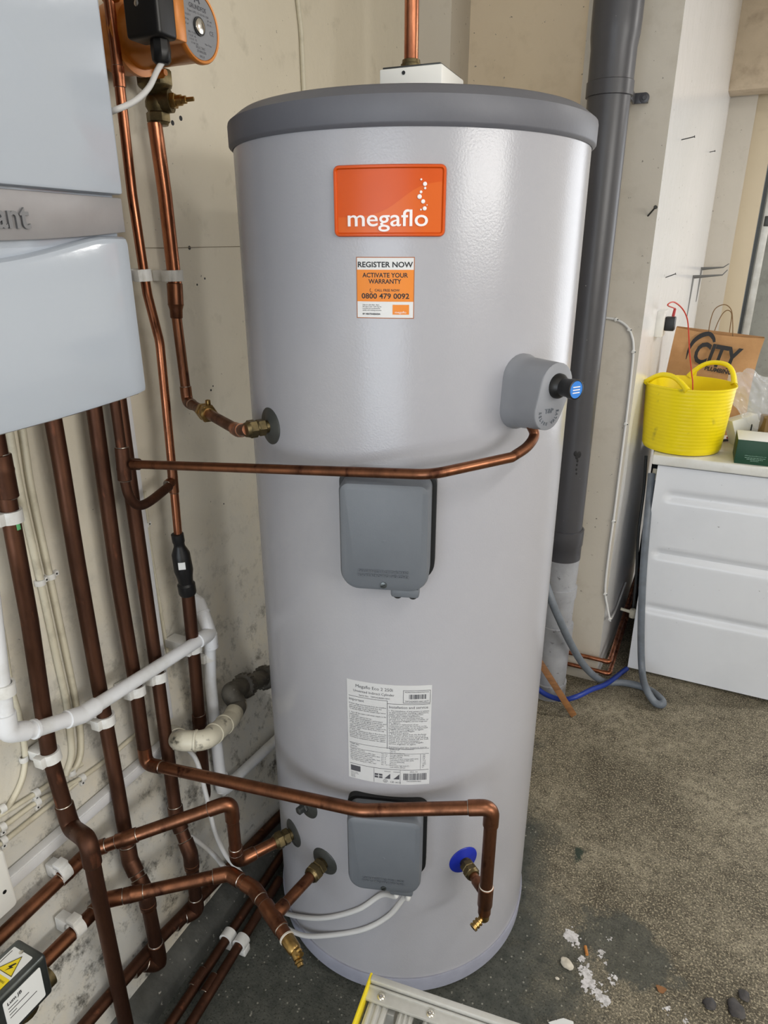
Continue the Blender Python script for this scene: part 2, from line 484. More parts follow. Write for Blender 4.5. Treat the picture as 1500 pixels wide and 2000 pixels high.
def box(bm, c, size, rot=None, bev=0.0, mi=0, seg=2):
    r = bmesh.ops.create_cube(bm, size=1.0)
    vs = r['verts']
    mt = Matrix.Translation(Vector(c)) @ (rot.to_4x4() if rot else Matrix.Identity(4)) @ Matrix.Diagonal((*size, 1))
    bmesh.ops.transform(bm, matrix=mt, verts=vs)
    fs = {f for v in vs for f in v.link_faces}
    for f in fs: f.material_index = mi
    if bev > 0:
        es = list({e for v in vs for e in v.link_edges})
        rb = bmesh.ops.bevel(bm, geom=es, offset=bev, segments=seg, affect='EDGES', profile=0.5)
        for f in rb['faces']: f.material_index = mi
    return bm


def basis(right, up):
    right = Vector(right).normalized(); up = Vector(up); n = right.cross(up).normalized(); up = n.cross(right).normalized()
    return Matrix((right, up, n)).transposed()      # columns right, up, normal(out)


def prism(bm, pts2, mapf, w0, w1, mi=0, bev=None):
    """extrude a closed outline (u, v) from depth w0 to w1 through mapf(u, v, w); bev=(amount) insets the front rim"""
    layers = [(w0, 0.0)]
    if bev:
        layers += [(w1 - bev, 0.0), (w1 - bev * 0.3, bev * 0.3), (w1, bev)]
    else:
        layers += [(w1, 0.0)]
    cx = sum(p[0] for p in pts2) / len(pts2); cy = sum(p[1] for p in pts2) / len(pts2)
    n = len(pts2); rings = []
    for w, ins in layers:
        ring = []
        for i, (u, v) in enumerate(pts2):
            if ins:
                a = Vector(pts2[i - 1]); b_ = Vector(pts2[(i + 1) % n]); t = (b_ - a)
                nn = Vector((-t.y, t.x)).normalized()
                if nn.dot(Vector((cx - u, cy - v))) < 0: nn = -nn
                u2, v2 = u + nn.x * ins, v + nn.y * ins
            else: u2, v2 = u, v
            ring.append(bm.verts.new(mapf(u2, v2, w)))
        rings.append(ring)
    for a, b_ in zip(rings[:-1], rings[1:]):
        for k in range(n):
            bm.faces.new((a[k], a[(k + 1) % n], b_[(k + 1) % n], b_[k])).material_index = mi
    bm.faces.new(rings[0][::-1]).material_index = mi; bm.faces.new(rings[-1]).material_index = mi
    return bm


def rrect(u0, u1, v0, v1, r, n=6):
    """rounded rectangle outline; r scalar or (bl, br, tr, tl)"""
    rs = r if isinstance(r, (tuple, list)) else (r,) * 4
    out = []
    for (cx, cy, a0), rr in zip(((u0, v0, 180), (u1, v0, 270), (u1, v1, 0), (u0, v1, 90)), rs):
        ox = cx + (rr if cx == u0 else -rr); oy = cy + (rr if cy == v0 else -rr)
        for k in range(n + 1):
            a = math.radians(a0 + 90 * k / n); out.append((ox + rr * math.cos(a), oy + rr * math.sin(a)))
    return out


def flatmap(o, right, up):
    o = Vector(o); B = basis(right, up)
    return lambda u, v, w: o + B @ Vector((u, v, w))


def tankmap(az0, z0, r=TR):
    return lambda u, v, w: Vector((TX + (r + w) * math.cos(az0 + u / r), TY + (r + w) * math.sin(az0 + u / r), z0 + v))


def text(bm, body, size, mapf, w=0.0, thick=0.0, align='LEFT', shear=0.0, bold=0.0, space=1.0, width=None, mi=0, res=3, off=(0, 0), warp=None):
    """built-in font lettering, laid on any surface through mapf(u, v, w)"""
    cu = bpy.data.curves.new('lettering', 'FONT'); cu.body = body; cu.size = size; cu.align_x = align
    cu.shear = shear; cu.offset = bold; cu.space_character = space; cu.resolution_u = res; cu.extrude = thick / 2 if thick else 0.0
    o = bpy.data.objects.new('lettering', cu); COL.objects.link(o)
    dg = bpy.context.evaluated_depsgraph_get(); dg.update()
    me = bpy.data.meshes.new_from_object(o.evaluated_get(dg))
    bpy.data.objects.remove(o); bpy.data.curves.remove(cu)
    if len(me.vertices) == 0: return bm
    xs = [v.co.x for v in me.vertices]; x0, x1 = min(xs), max(xs); k = 1.0
    if width: k = width / max(x1 - x0, 1e-6)
    ax = {'LEFT': x0, 'CENTER': (x0 + x1) / 2, 'RIGHT': x1}[align]
    vs = []
    for v in me.vertices:
        u, vv = (v.co.x - (ax if width else 0)) * k, v.co.y
        if warp: u, vv = warp(u, vv)
        vs.append(bm.verts.new(mapf(u + off[0], vv + off[1], w + v.co.z + thick / 2)))
    for p in me.polygons:
        try: bm.faces.new([vs[i] for i in p.vertices]).material_index = mi
        except ValueError: pass
    bpy.data.meshes.remove(me)
    return bm


def patch(bm, mapf, u0, u1, v0, v1, w0, w1, nu=16, mi=0):
    """thin sheet following a curved surface"""
    ring = []
    for i in range(nu + 1):
        u = u0 + (u1 - u0) * i / nu
        ring.append([bm.verts.new(mapf(u, v, w)) for v, w in ((v0, w0), (v1, w0), (v1, w1), (v0, w1))])
    for a, b_ in zip(ring[:-1], ring[1:]):
        for k in range(4): bm.faces.new((a[k], a[(k + 1) % 4], b_[(k + 1) % 4], b_[k])).material_index = mi
    bm.faces.new(ring[0][::-1]).material_index = mi; bm.faces.new(ring[-1]).material_index = mi
    return bm


def sweep_ring(bm, outer, mapf, prof, mi=0):
    """closed moulding: outer outline moved inwards by prof[(inset, w)]"""
    n = len(outer); cx = sum(p[0] for p in outer) / n; cy = sum(p[1] for p in outer) / n; rings = []
    for ins, w in prof:
        ring = []
        for i, (u, v) in enumerate(outer):
            a = Vector(outer[i - 1]); b_ = Vector(outer[(i + 1) % n]); t = b_ - a; nn = Vector((-t.y, t.x)).normalized()
            if nn.dot(Vector((cx - u, cy - v))) < 0: nn = -nn
            ring.append(bm.verts.new(mapf(u + nn.x * ins, v + nn.y * ins, w)))
        rings.append(ring)
    for j in range(len(rings)):
        a, b_ = rings[j], rings[(j + 1) % len(rings)]
        for k in range(n): bm.faces.new((a[k], a[(k + 1) % n], b_[(k + 1) % n], b_[k])).material_index = mi
    return bm


def dense(pts, step):
    out = []
    for i, p in enumerate(pts):
        q = pts[(i + 1) % len(pts)]; d = math.hypot(q[0] - p[0], q[1] - p[1]); k = max(1, int(d / step))
        for j in range(k): out.append((p[0] + (q[0] - p[0]) * j / k, p[1] + (q[1] - p[1]) * j / k))
    return out


#---PART2---
# ================================================================== SETTING
def plan_prism(bm, plan, z0, z1, mi=None):
    lo = [bm.verts.new((x, y, z0)) for x, y in plan]; hi = [bm.verts.new((x, y, z1)) for x, y in plan]
    n = len(plan)
    for k in range(n):
        f = bm.faces.new((lo[k], lo[(k + 1) % n], hi[(k + 1) % n], hi[k]))
        if mi: f.material_index = mi[k]
    bm.faces.new(lo[::-1]); bm.faces.new(hi); return bm


def y_prism(bm, prof, y0, y1):
    a = [bm.verts.new((x, y0, z)) for x, z in prof]; b = [bm.verts.new((x, y1, z)) for x, z in prof]; n = len(prof)
    for k in range(n): bm.faces.new((a[k], a[(k + 1) % n], b[(k + 1) % n], b[k]))
    bm.faces.new(a[::-1]); bm.faces.new(b); return bm


CEIL = 2.55
b = BM(); box(b, (1.1, 1.0, -0.05), (4.6, 8.2, 0.1)); mk('floor', b, 'floor', kind='structure', label='worn brown and dark grey concrete floor')
b = BM(); box(b, (1.1, 1.0, CEIL + 0.05), (4.6, 8.2, 0.1)); mk('ceiling', b, 'white_wall', kind='structure', label='whitewashed ceiling')
b = BM(); y_prism(b, [(-1.16, 0), (-1.16, CEIL), (-1.0, CEIL), (-1.0, 0.64), (-0.985, 0.54), (-0.963, 0.45), (-0.927, 0.33), (-0.890, 0.13), (-0.872, 0.0)], -2.9, 2.46)
mk('wall_left', b, 'wall_left', kind='structure', label='cream plastered wall behind the copper pipes', sharp=50)
b = BM(); y_prism(b, [(-0.93, 0), (-0.886, 0.050), (-0.866, 0.044), (-0.838, 0.024), (-0.826, 0.0)], -2.9, 2.46)
bmesh.ops.subdivide_edges(b, edges=[e for e in b.edges if e.calc_length() > 2], cuts=160)
for v in b.verts:
    if v.co.x > -0.885: v.co.x += 0.006 * mnoise.noise(Vector((0, v.co.y * 9, v.co.z * 20))); v.co.z = max(0, v.co.z + 0.006 * mnoise.noise(Vector((5, v.co.y * 12, v.co.z * 10))) * (v.co.z > 0.01))
mk('baseboard_left', b, 'kerb', kind='structure', label='rough damp concrete plinth along the foot of the wall')
b = BM(); box(b, ((-1.0 - 0.861) / 2, 2.42, CEIL / 2), (0.139, 0.28, CEIL)); mk('wall_corner', b, 'pillar', kind='structure', label='narrow cream pilaster in the corner')
b = BM(); box(b, (-0.565, 2.52, CEIL / 2), (0.63, 0.14, CEIL)); mk('wall_back', b, 'wall_back', kind='structure', label='beige recessed back wall')
GW0, GW1 = Vector((-0.207, 2.25, 0)), Vector((-0.118, 4.14, 0))
b = BM(); plan_prism(b, [(-0.452, 2.25), (GW0.x, GW0.y), (GW1.x, GW1.y), (-0.452, 4.14)], 0.0, CEIL, mi=[0, 1, 0, 0])
mk('wall_centre', b, ['pillar', 'gloss_wall'], kind='structure', label='cream pillar end with a glossy white side')
b = BM(); box(b, (-0.12, 4.20, CEIL / 2), (0.245, 0.12, CEIL)); mk('wall_recess', b, 'pillar', kind='structure', label='dull cream return beyond the glossy wall')
b = BM(); box(b, (0.049, 4.27, CEIL / 2), (0.094, 0.12, CEIL)); mk('trim_1', b, 'panel_warm', kind='structure', label='warm beige boxed post')
b = BM(); box(b, (0.60, 4.03, 2.36), (1.46, 0.14, 0.40), bev=0.01); mk('trim_2', b, 'ceiling', kind='structure', label='stained plaster lintel')
b = BM()
box(b, (0.5, 4.68, CEIL / 2), (0.82, 0.12, CEIL)); box(b, (3.3, 4.68, CEIL / 2), (0.12, 0.12, CEIL)); box(b, (2.09, 4.68, 2.43), (2.36, 0.12, 0.24))
mk('wall_far', b, 'door_grey', kind='structure', label='weathered grey far wall')
# metal door edge in the far opening
b = BM(); box(b, (0.112, 4.42, 1.18), (0.016, 0.05, 2.3), mi=1); box(b, (0.142, 4.40, 1.30), (0.036, 0.03, 2.0), bev=0.003); box(b, (0.147, 4.385, 1.62), (0.030, 0.012, 0.05), bev=0.003, mi=1); box(b, (0.122, 4.40, 0.29), (0.016, 0.03, 0.5), mi=1)
mk('door_1', b, ['aluminium', 'steel_dark'], kind='structure', label='grey metal door edge in the far opening')
b = BM()
box(b, (3.26, -2.4, CEIL / 2), (0.12, 1.1, CEIL)); box(b, (3.26, 2.67, CEIL / 2), (0.12, 4.2, CEIL))
box(b, (3.26, -0.62, 0.815), (0.12, 2.4, 1.63)); box(b, (3.26, -0.62, 2.41), (0.12, 2.4, 0.28))
mk('wall_right', b, 'white_wall', kind='structure', label='pale wall with a long high window')
b = BM()
box(b, (-1.02, -2.96, CEIL / 2), (0.28, 0.12, CEIL)); box(b, (2.24, -2.96, CEIL / 2), (2.12, 0.12, CEIL)); box(b, (0.15, -2.96, 2.38), (2.08, 0.12, 0.34))
mk('wall_rear', b, 'white_wall', kind='structure', label='wall around the open garage door')

WALL = bpy.data.objects['wall_left']
for px, py, r in ((337, 240, 0.0045), (353, 231, 0.0045), (370, 484, 0.0040), (385, 556, 0.0022), (400, 544, 0.0022), (412, 762, 0.0026), (416, 754, 0.0018), (437, 984, 0.0018), (518, 330, 0.0014)):
    p = X(px, py, -1.0); b = BM(); lathe(b, p + Vector((-0.004, 0, 0)), (1, 0, 0), [(0, r), (0.0044, r), (0.0046, r * 0.8)], 14); mk('drill_hole', b, 'ink', WALL)
b = BM(); tube(b, [X(275, 484, -0.9995), X(330, 484.5, -0.9995), X(400, 482.5, -0.9995), X(470, 481.5, -0.9995), X(560, 484, -0.9995)], [0.0006, 0.0010, 0.0006, 0.0008, 0.0005], 6); mk('plaster_crack', b, 'plaster_line', WALL)
b = BM()
for u, v, r in ((0, 0, 0.020), (0.006, 0.024, 0.014), (-0.008, -0.024, 0.018), (0.004, -0.046, 0.022), (-0.004, 0.042, 0.009)):
    q = X(352, 1385, -0.994); prism(b, [(r * (1 + 0.25 * math.sin(3 * t + u * 900) + 0.15 * math.sin(7 * t + v * 500)) * math.cos(t), 1.3 * r * (1 + 0.25 * math.cos(4 * t + v * 700)) * math.sin(t)) for t in np.linspace(0, 2 * math.pi, 29)[:-1]], lambda a, c, w: Vector((q.x + w + 0.004 * max(0, -v * 20), q.y + u + a, q.z + v + c)), -0.02, 0.0012 + abs(u) * 0.05)
mk('cement_patch', b, 'kerb', WALL)

# ================================================================== HOT WATER CYLINDER
tank = empty('hot_water_cylinder', (TX, TY, 0), 'tall white hot water cylinder with grey lid and orange badge, standing on concrete', 'water heater')
AXIS = Vector((0, 0, 1)); TO = Vector((TX, TY, 0))
b = BM(); lathe(b, TO, AXIS, [(0.030, TR - 0.002), (0.032, TR), (1.645, TR), (1.646, TR - 0.003)], seg=160)
mk('shell', b, 'enamel', tank, label='white enamelled shell')
b = BM(); lathe(b, TO, AXIS, [(1.630, TR + 0.001), (1.6335, 0.2950), (1.6355, 0.2962), (1.662, 0.2964), (1.666, 0.2955), (1.6775, 0.2800), (1.6800, 0.2760), (1.684, 0.20), (1.686, 0.0)], seg=160, cap=False)
mk('lid', b, 'lid_grey', tank, label='grey plastic lid')
b = BM(); lathe(b, TO, AXIS, [(0.016, 0.272), (0.016, 0.2875), (0.020, 0.2912), (0.056, 0.2935), (0.060, 0.2925), (0.060, 0.2898)], seg=160, cap=False)
for k in range(4):
    a = math.radians(-100 + 90 * k); lathe(b, TO + Vector((0.25 * math.cos(a), 0.25 * math.sin(a), 0)), AXIS, [(0, 0.022), (0.022, 0.022)], seg=18)
mk('base_ring', b, 'ring_grey', tank, label='grey plastic base ring')

AZC = math.radians(-72.25)
# orange badge
bz = 1.5435; bw, bh = 0.1500, 0.0870
mp = tankmap(AZC, bz)
badge_out = dense(rrect(-bw / 2, bw / 2, -bh / 2, bh / 2, 0.0075, 5), 0.004)
b = BM(); NU = 48
cols = []
for i in range(NU + 1):
    u = -bw / 2 + 0.001 + (bw - 0.002) * i / NU
    e = max(0.0, abs(u) - (bw / 2 - 0.0075)); dv = 0.0075 - math.sqrt(max(0.0075 ** 2 - e * e, 0)); hh = bh / 2 - 0.001 - dv
    row = []
    for v, w in ((-hh, 0.0001), (-hh, 0.0022), (hh, 0.0022), (hh, 0.0001)): row.append(b.verts.new(mp(u, v, w)))
    cols.append(row)
for p, q in zip(cols[:-1], cols[1:]):
    for k in range(3): b.faces.new((p[k], p[k + 1], q[k + 1], q[k]))
sweep_ring(b, badge_out, mp, [(0, 0.0), (0, 0.003), (0.0012, 0.0046), (0.0036, 0.0046), (0.0048, 0.003), (0.005, 0.001)])
# sweep of the printed wave
rows = []
for i in range(NU + 1):
    u = -bw / 2 + 0.0055 + (bw - 0.011) * i / NU; s = i / NU
    top = -0.0195 + 0.044 * (1 / (1 + math.exp(-(s - 0.62) * 9)))
    rows.append([b.verts.new(mp(u, -bh / 2 + 0.0055, 0.0024)), b.verts.new(mp(u, top, 0.0024))])
for p, q in zip(rows[:-1], rows[1:]): b.faces.new((p[0], p[1], q[1], q[0])).material_index = 1
badge = mk('badge', b, ['badge', 'badge_light'], tank, label='glossy orange badge with a raised rim')
b = BM()


def bpx(x, y): return ((x - 796) / 1110 * bw, (472 - y) / 695 * bh)


u0, v0 = bpx(388, 715); u1, _ = bpx(1180, 715)
text(b, 'megaflo', 0.0290, mp, w=0.0023, thick=0.0016, bold=0.0002, width=u1 - u0, off=(u0, v0), res=5)
for x, y, r in ((1108, 270, 10), (1145, 312, 20), (1147, 352, 12), (1108, 388, 14), (1095, 432, 22), (1130, 478, 20), (1168, 512, 6), (1146, 545, 20), (1110, 556, 9)):
    cu, cv = bpx(x, y); rr = r / 1110 * bw
    prism(b, [(cu + rr * math.cos(t * math.pi / 8), cv + rr * math.sin(t * math.pi / 8)) for t in range(16)], mp, 0.0022, 0.0042, bev=0.0008)
mk('lettering', b, 'white_ink', badge, label='raised white lettering and bubbles')

# warranty sticker
AZW = math.radians(-73.2); wz0, wz1 = 1.394, 1.4745; ww = 0.0806
mp = tankmap(AZW, 0)


def wpx(x, y): return ((x - 763) / 570 * ww, wz1 - (y - 1008) / 600 * (wz1 - wz0))


b = BM()
patch(b, mp, -ww / 2, ww / 2, wz0, wz1, 0.0, 0.0005, mi=1)
patch(b, mp, -ww / 2 + 0.0011, ww / 2 - 0.0011, wz0 + 0.0011, wz1 - 0.0011, 0.0004, 0.0007, mi=0)
patch(b, mp, -ww / 2 + 0.0011, ww / 2 - 0.0011, wpx(0, 1440)[1], wpx(0, 1130)[1], 0.0006, 0.0009, mi=2)
x0, y0 = wpx(838, 1568); x1, y1 = wpx(1000, 1470)
patch(b, mp, x0, x1, y0, y1, 0.0006, 0.0009, nu=4, mi=2)
sticker = mk('warranty_sticker', b, ['paper', 'sticker_brown', 'sticker_orange'], tank, label='square orange and white warranty sticker')
b = BM()


def wline(s, xa, xb, yb, size, bold=0.0, mi=0):
    ua, va = wpx(xa, yb); ub, _ = wpx(xb, yb)
    text(b, s, size, mp, w=0.0010, width=ub - ua, off=(ua, va), bold=bold, mi=mi)


k = ww / 570
wline('REGISTER NOW', 495, 1032, 1105, 0.0098, 0.0002)
wline('ACTIVATE YOUR', 540, 986, 1203, 0.0083, 0.00018)
wline('WARRANTY', 600, 922, 1263, 0.0083, 0.00018)
wline('CALL FREE NOW', 662, 907, 1340, 0.0046, 0.00008)
wline('0800 479 0092', 530, 1000, 1410, 0.0098, 0.0002)
for i, s in enumerate(('Lines are open 8am - 8pm,', '365 days a year. Calls may be', 'recorded and monitored for', 'quality and training purposes')):
    wline(s, 538, (708, 727, 717, 727)[i], 1478 + 18 * i, 0.0024)
wline('BY HEATRAESADIA', 540, 718, 1572, 0.0031, 0.0001)
wline('megaflo', 862, 972, 1555, 0.0040, 0.0, 1)
# telephone handset mark
hx, hy = wpx(632, 1328)
tube(b, [mp(hx + 0.0024 * math.cos(t), hy + 0.0026 * math.sin(t), 0.0012) for t in np.linspace(math.radians(120), math.radians(300), 9)], 0.0003, 5)
mk('printing', b, ['ink', 'white_ink'], sticker, label='black printed wording')

# data label
AZD = math.radians(-71.95); dz0, dz1 = 0.5725, 0.7870; dw = 0.1500
mp = tankmap(AZD, 0)


def dp(fx, fy): return (-dw / 2 + fx * dw, dz1 - fy * (dz1 - dz0))


b = BM(); patch(b, mp, -dw / 2, dw / 2, dz0, dz1, 0.0, 0.0005, nu=24)
dlab = mk('data_label', b, 'label_paper', tank, label='tall white data label with small print')
b = BM()


def dl(s, fx, fy, size, fx1=None, bold=0.0, mi=0):
    u, v = dp(fx, fy)
    text(b, s, size, mp, w=0.0008, width=((fx1 - fx) * dw if fx1 else None), off=(u, v), bold=bold, mi=mi, res=2)


def dr(fx0, fy0, fx1, fy1, mi=0, nu=10):
    a = dp(fx0, fy1); c = dp(fx1, fy0); patch(b, mp, a[0], c[0], a[1], c[1], 0.0006, 0.0009, nu=nu, mi=mi)


T_ = 0.0016
dl('Megaflo Eco 2 250i', .11, .062, 0.0090, .55); dl('Unvented Indirect Cylinder', .08, .107, 0.0072, .57); dl('Serial No.  TPP242400014AC', .15, .140, 0.0046, .52)
for fy0, fy1, fx0, fx1 in ((.045, .048, .67, .985), (.165, .168, .67, .985)): dr(fx0, fy0, fx1, fy1)
dr(.67, .045, .674, .168, nu=1); dr(.981, .045, .985, .168, nu=1)
dl('PROMOTION & REGISTRATION', .69, .068, 0.0033, .965); dl('TPP242400014AC-K77', .69, .158, 0.0046, .965)
rnd = random.Random(3)
fx = .74
while fx < .93:
    w_ = rnd.choice((.004, .007, .010)); dr(fx, .085, fx + w_, .128, nu=1); fx += w_ + rnd.choice((.004, .006, .009))
dr(.02, .152, .49, .155); dr(.49, .178, .985, .181)
dr(.485, .155, .490, .632, nu=1)
dl('Important', .025, .196, 0.0076, .21); dl('Installation and service', .51, .222, 0.0074, .96)
small = ['If water drips intermittently from the overflow', 'your unit does not have a fault but, the', 'internal air gap needs regenerating.', 'To do this follow the five simple steps below', '',
         '1  Turn off the mains cold water supply to the', '    cylinder.', '2  Open the nearest hot tap.', '3  Hold open the temperature and pressure', '    relief valve until gurgling noise stops and', '    water stops running from hot tap valve.',
         '4  Close temperature and pressure relief', '    valve, restore mains cold water supply to the', '    cylinder, when water flows from hot tap', '    close tap.', '5  If water continues to drip or flow from the', '    overflow, the cylinder requires attention.', '    Switch off heat source, immersion heaters', '    and boiler, do not turn off water supply.', '    Contact a competent installer for advice.']
for i, s in enumerate(small):
    if s: dl(s, .025, .232 + i * .0178, 0.0040, min(.025 + len(s) * .0099, .475))
small2 = ['1  The installation of this system is subject', '    to approval under building regulations,', '    water regulations and appropriate', '    health and safety legislation.', '2  Installation and servicing must be', '    carried out by a competent installer or', '    an authorised Megaflo service engineer', '    or agent.',
          '3  Removal or replacement of any', '    component part must be carried out by', '    a competent installer or an authorised', '    Megaflo service engineer or agent.', '4  Use only approved Megaflo', '    replacement parts.', '5  If hot water issues from the discharge', '    pipe, switch off the heat source and', '    consult the instructions (fault finding', '    chart). If in doubt, switch off the heat', '    source and contact a competent', '    installer or an authorised Megaflo', '    service engineer or agent.', '', 'A pressure relief valve (supplied) must be', 'fitted to all installations.']
for i, s in enumerate(small2):
    if s: dl(s, .505, .252 + i * .0165, 0.0038, min(.505 + len(s) * .0108, .975))
dr(.02, .622, .985, .6245); dr(.02, .675, .985, .677)
specs = ['Model No. of product', 'Maximum water pressure (MPa / bar)', 'Max primary circuit pressure (MPa / bar)', 'Operating pressure (MPa / bar)', 'Expansion relief valve setting (MPa / bar)', 'Max design pressure (MPa / bar)', 'T & P Rel V setting (C / MPa / bar)']
for i, s in enumerate(['Install date', 'Address']): dl(s, .03, .640 + i * .022, 0.0038)
for i, s in enumerate(specs): dl(s, .03, .694 + i * .0185, 0.0036, min(.03 + len(s) * .0092, .40)); dl(('7.8 / 7.5', '1.6 / 16', '0.6 / 6', '0.3 / 3', '0.6 / 6', '0.8 / 8', '90 / 1.0 / 10')[i], .415, .694 + i * .0185, 0.0034)
specs2 = ['Installed by', 'Tel. no.', 'Date of manufacture', 'Storage capacity (litres)', 'Weight full (kg)', 'Electrical rating at nominal 230V (kW)', 'Coil rating at 15l/min 80C (kW)', 'Heat loss (kWh/24h)', 'IP number', 'Thermostat high limit (C)', 'Coil volume (litres)']
for i, s in enumerate(specs2): dl(s, .52, .640 + i * .0185, 0.0035, min(.52 + len(s) * .0092, .86)); dl(('', '', '', '250', '305', '2.8', '19.5', '1.64', 'IPX2', '80', '9')[i] or '-', .91, .640 + i * .0185, 0.0034)
dr(.885, .68, .888, .835, nu=1)
dr(.02, .842, .985, .845)
dr(.03, .862, .155, .918, mi=0); dl('megaflo', .045, .912, 0.0052, .145, mi=1)
for i, s in enumerate(('Heatrae Sadia', 'Hurricane Way', 'Norwich', 'Norfolk', 'NR6 6EA')): dl(s, .03, .937 + i * .0125, 0.0024)
for fx in (.325, .645): dr(fx, .845, fx + .003, .995, nu=1)
# quality marks: flag, two diagonal tiles, letters
dr(.335, .900, .430, .945); dr(.337, .917, .428, .927, mi=2); dr(.378, .902, .388, .943, mi=2)
for q in (.455, .565):
    dl('kitemark', q, .872, 0.0030, q + .075)
    a = dp(q, .945); c = dp(q + .07, .890); vs = [b.verts.new(mp(u, v, 0.0008)) for u, v in ((a[0], a[1]), (c[0], a[1]), (c[0], c[1]))]; b.faces.new(vs)
dl('CE', .525, .985, 0.0056); dl('UKCA', .580, .985, 0.0040); u_, v_ = dp(.465, .970)
sweep_ring(b, [(u_ + 0.0040 * math.cos(t * math.pi / 10), v_ + 0.0034 * math.sin(t * math.pi / 10)) for t in range(20)], mp, [(0, 0.0006), (0, 0.0009), (0.0005, 0.0009), (0.0005, 0.0006)])
dl('N', .452, .978, 0.0044)
dl('SERIAL NO.', .76, .868, 0.0030, .86)
fx = .685
while fx < .955:
    w_ = rnd.choice((.005, .008, .012)); dr(fx, .880, fx + w_, .950, nu=1); fx += w_ + rnd.choice((.005, .007, .010))
dl('TPP242400014AC', .72, .970, 0.0036, .90)
mk('printing', b, ['ink_soft', 'white_ink', 'label_paper'], dlab, label='small black printed text, barcodes and marks')


# immersion heater covers
def immersion(zc, hh, glands, lab):
    o = Vector((TX + TR * math.cos(AZC), TY + TR * math.sin(AZC), zc)); n = Vector((math.cos(AZC), math.sin(AZC), 0)); t = Vector((-n.y, n.x, 0))
    mp = flatmap(o, t, (0, 0, 1))
    W = 0.068
    b = BM(); prism(b, rrect(-W, W, -hh, hh, (0.030, 0.030, 0.016, 0.016), 8), mp, -0.05, 0.052, bev=0.010)
    box(b, mp(0.032, -hh - 0.004, 0.034), (0.044, 0.016, 0.022), basis(t, (0, 0, 1)), bev=0.004)
    cov = mk('immersion_heater_cover', b, 'cover_grey', tank, label=lab)
    b = BM(); prism(b, rrect(-W - 0.0065, W + 0.0065, -hh - 0.001, hh + 0.006, (0.034, 0.034, 0.02, 0.02), 8), mp, -0.05, 0.006)
    mk('gasket', b, 'gasket', cov, label='black rubber gasket')
    b = BM(); lathe(b, mp(0, -hh + 0.0125, 0.050), n, [(0, 0.0052), (0.0035, 0.0050), (0.0038, 0.0040)], seg=20); box(b, mp(0, -hh + 0.0125, 0.0540), (0.0076, 0.0011, 0.001), basis(t + Vector((0, 0, .55)), (0, 0, 1)), mi=1)
    mk('cover_screw', b, ['steel', 'black'], cov, label='slotted screw')
    b = BM(); lathe(b, mp(0, -0.002, 0.051), n, [(0, 0.0030), (0.0014, 0.0026), (0.0016, 0.0008)], seg=16)
    mk('moulding_dimple', b, 'cover_grey', cov); b = BM()
    text(b, 'DISCONNECT FROM THE MAINS', 0.0060, mp, w=0.0515, thick=0.0020, bold=0.0001, align='CENTER', width=0.077, off=(0, -hh + 0.0335))
    mk('embossed_lettering', b, 'cover_grey', cov); b = BM()
    text(b, 'BEFORE REMOVING THIS COVER', 0.0060, mp, w=0.0515, thick=0.0020, bold=0.0001, align='CENTER', width=0.079, off=(0, -hh + 0.0265))
    mk('embossed_lettering', b, 'cover_grey', cov)
    for u in (0.020, 0.044):
        b = BM(); lathe(b, mp(u, -hh - 0.011, 0.034), (0, 0, -1), [(0, 0.0062), (0.004, 0.0062), (0.006, 0.004)], seg=18)
        mk('cable_gland', b, 'black', cov, label='black cable gland')
    return mp, hh


ISO = {}
ISO['up'] = immersion(1.080, 0.088, 2, 'upper grey immersion heater cover')
ISO['low'] = immersion(0.449, 0.088, 2, 'lower grey immersion heater cover')


# rubber collars and connections on the shell
def collar(px, py, r, m, lab=None, tilt=0):
    P = TK(px, py); n = Vector((P.x - TX, P.y - TY, 0)).normalized(); a0 = math.atan2(n.y, n.x); mp = tankmap(a0, P.z)
    b = BM(); rings = []
    for rr, w in ((0.004, 0.006), (r * 0.45, 0.0055), (r * 0.55, 0.0032), (r * 0.93, 0.0026), (r, 0.001), (r, -0.001)):
        rings.append([b.verts.new(mp(rr * math.cos(k * math.pi / 16), rr * math.sin(k * math.pi / 16), w)) for k in range(32)])
    for p, q in zip(rings[:-1], rings[1:]):
        for k in range(32): b.faces.new((p[k], p[(k + 1) % 32], q[(k + 1) % 32], q[k]))
    b.faces.new(rings[0])
    c = mk('pipe_collar', b, m, tank, label=lab)
    return P, n, c


def connector(P, n, c, r=0.0165, L=0.044):
    b = BM()
    lathe(b, P, n, [(0.002, r * 0.72), (0.012, r * 0.72)], seg=24)
    hexnut(b, P + n * 0.011, n, 0.013, r * 0.98)
    lathe(b, P + n * 0.023, n, [(0, r * 0.8), (0.004, r * 0.8)], seg=24)
    hexnut(b, P + n * 0.026, n, L - 0.030, r * 1.06)
    lathe(b, P + n * (L - 0.005), n, [(0, r * 0.92), (0.006, r * 0.8)], seg=24)
    mk('compression_nut', b, 'brass', c, label='brass compression nut')


D1 = collar(528, 832, 0.0305, 'disc_rubber', 'dark grey rubber collar at upper left'); connector(*D1, r=0.0145)
D2 = collar(600, 1572, 0.0290, 'disc_rubber', 'dark grey rubber collar behind the long copper pipe')
b = BM(); hexnut(b, D2[0], D2[1], 0.012, 0.011); lathe(b, D2[0] + D2[1] * 0.011, D2[1], [(0, 0.008), (0.012, 0.008), (0.014, 0.005)], seg=20); mk('blanking_plug', b, 'steel_dark', D2[2])
D3 = collar(573, 1627, 0.0300, 'disc_rubber', 'dark grey rubber collar at far lower left'); connector(*D3, r=0.0175)
D4 = collar(634, 1682, 0.0305, 'disc_rubber', 'dark grey rubber collar left of the lower cover'); connector(*D4, r=0.0175)
D5 = collar(905, 1679, 0.0305, 'blue_rubber', 'bright blue rubber collar'); connector(*D5, r=0.0150, L=0.040)

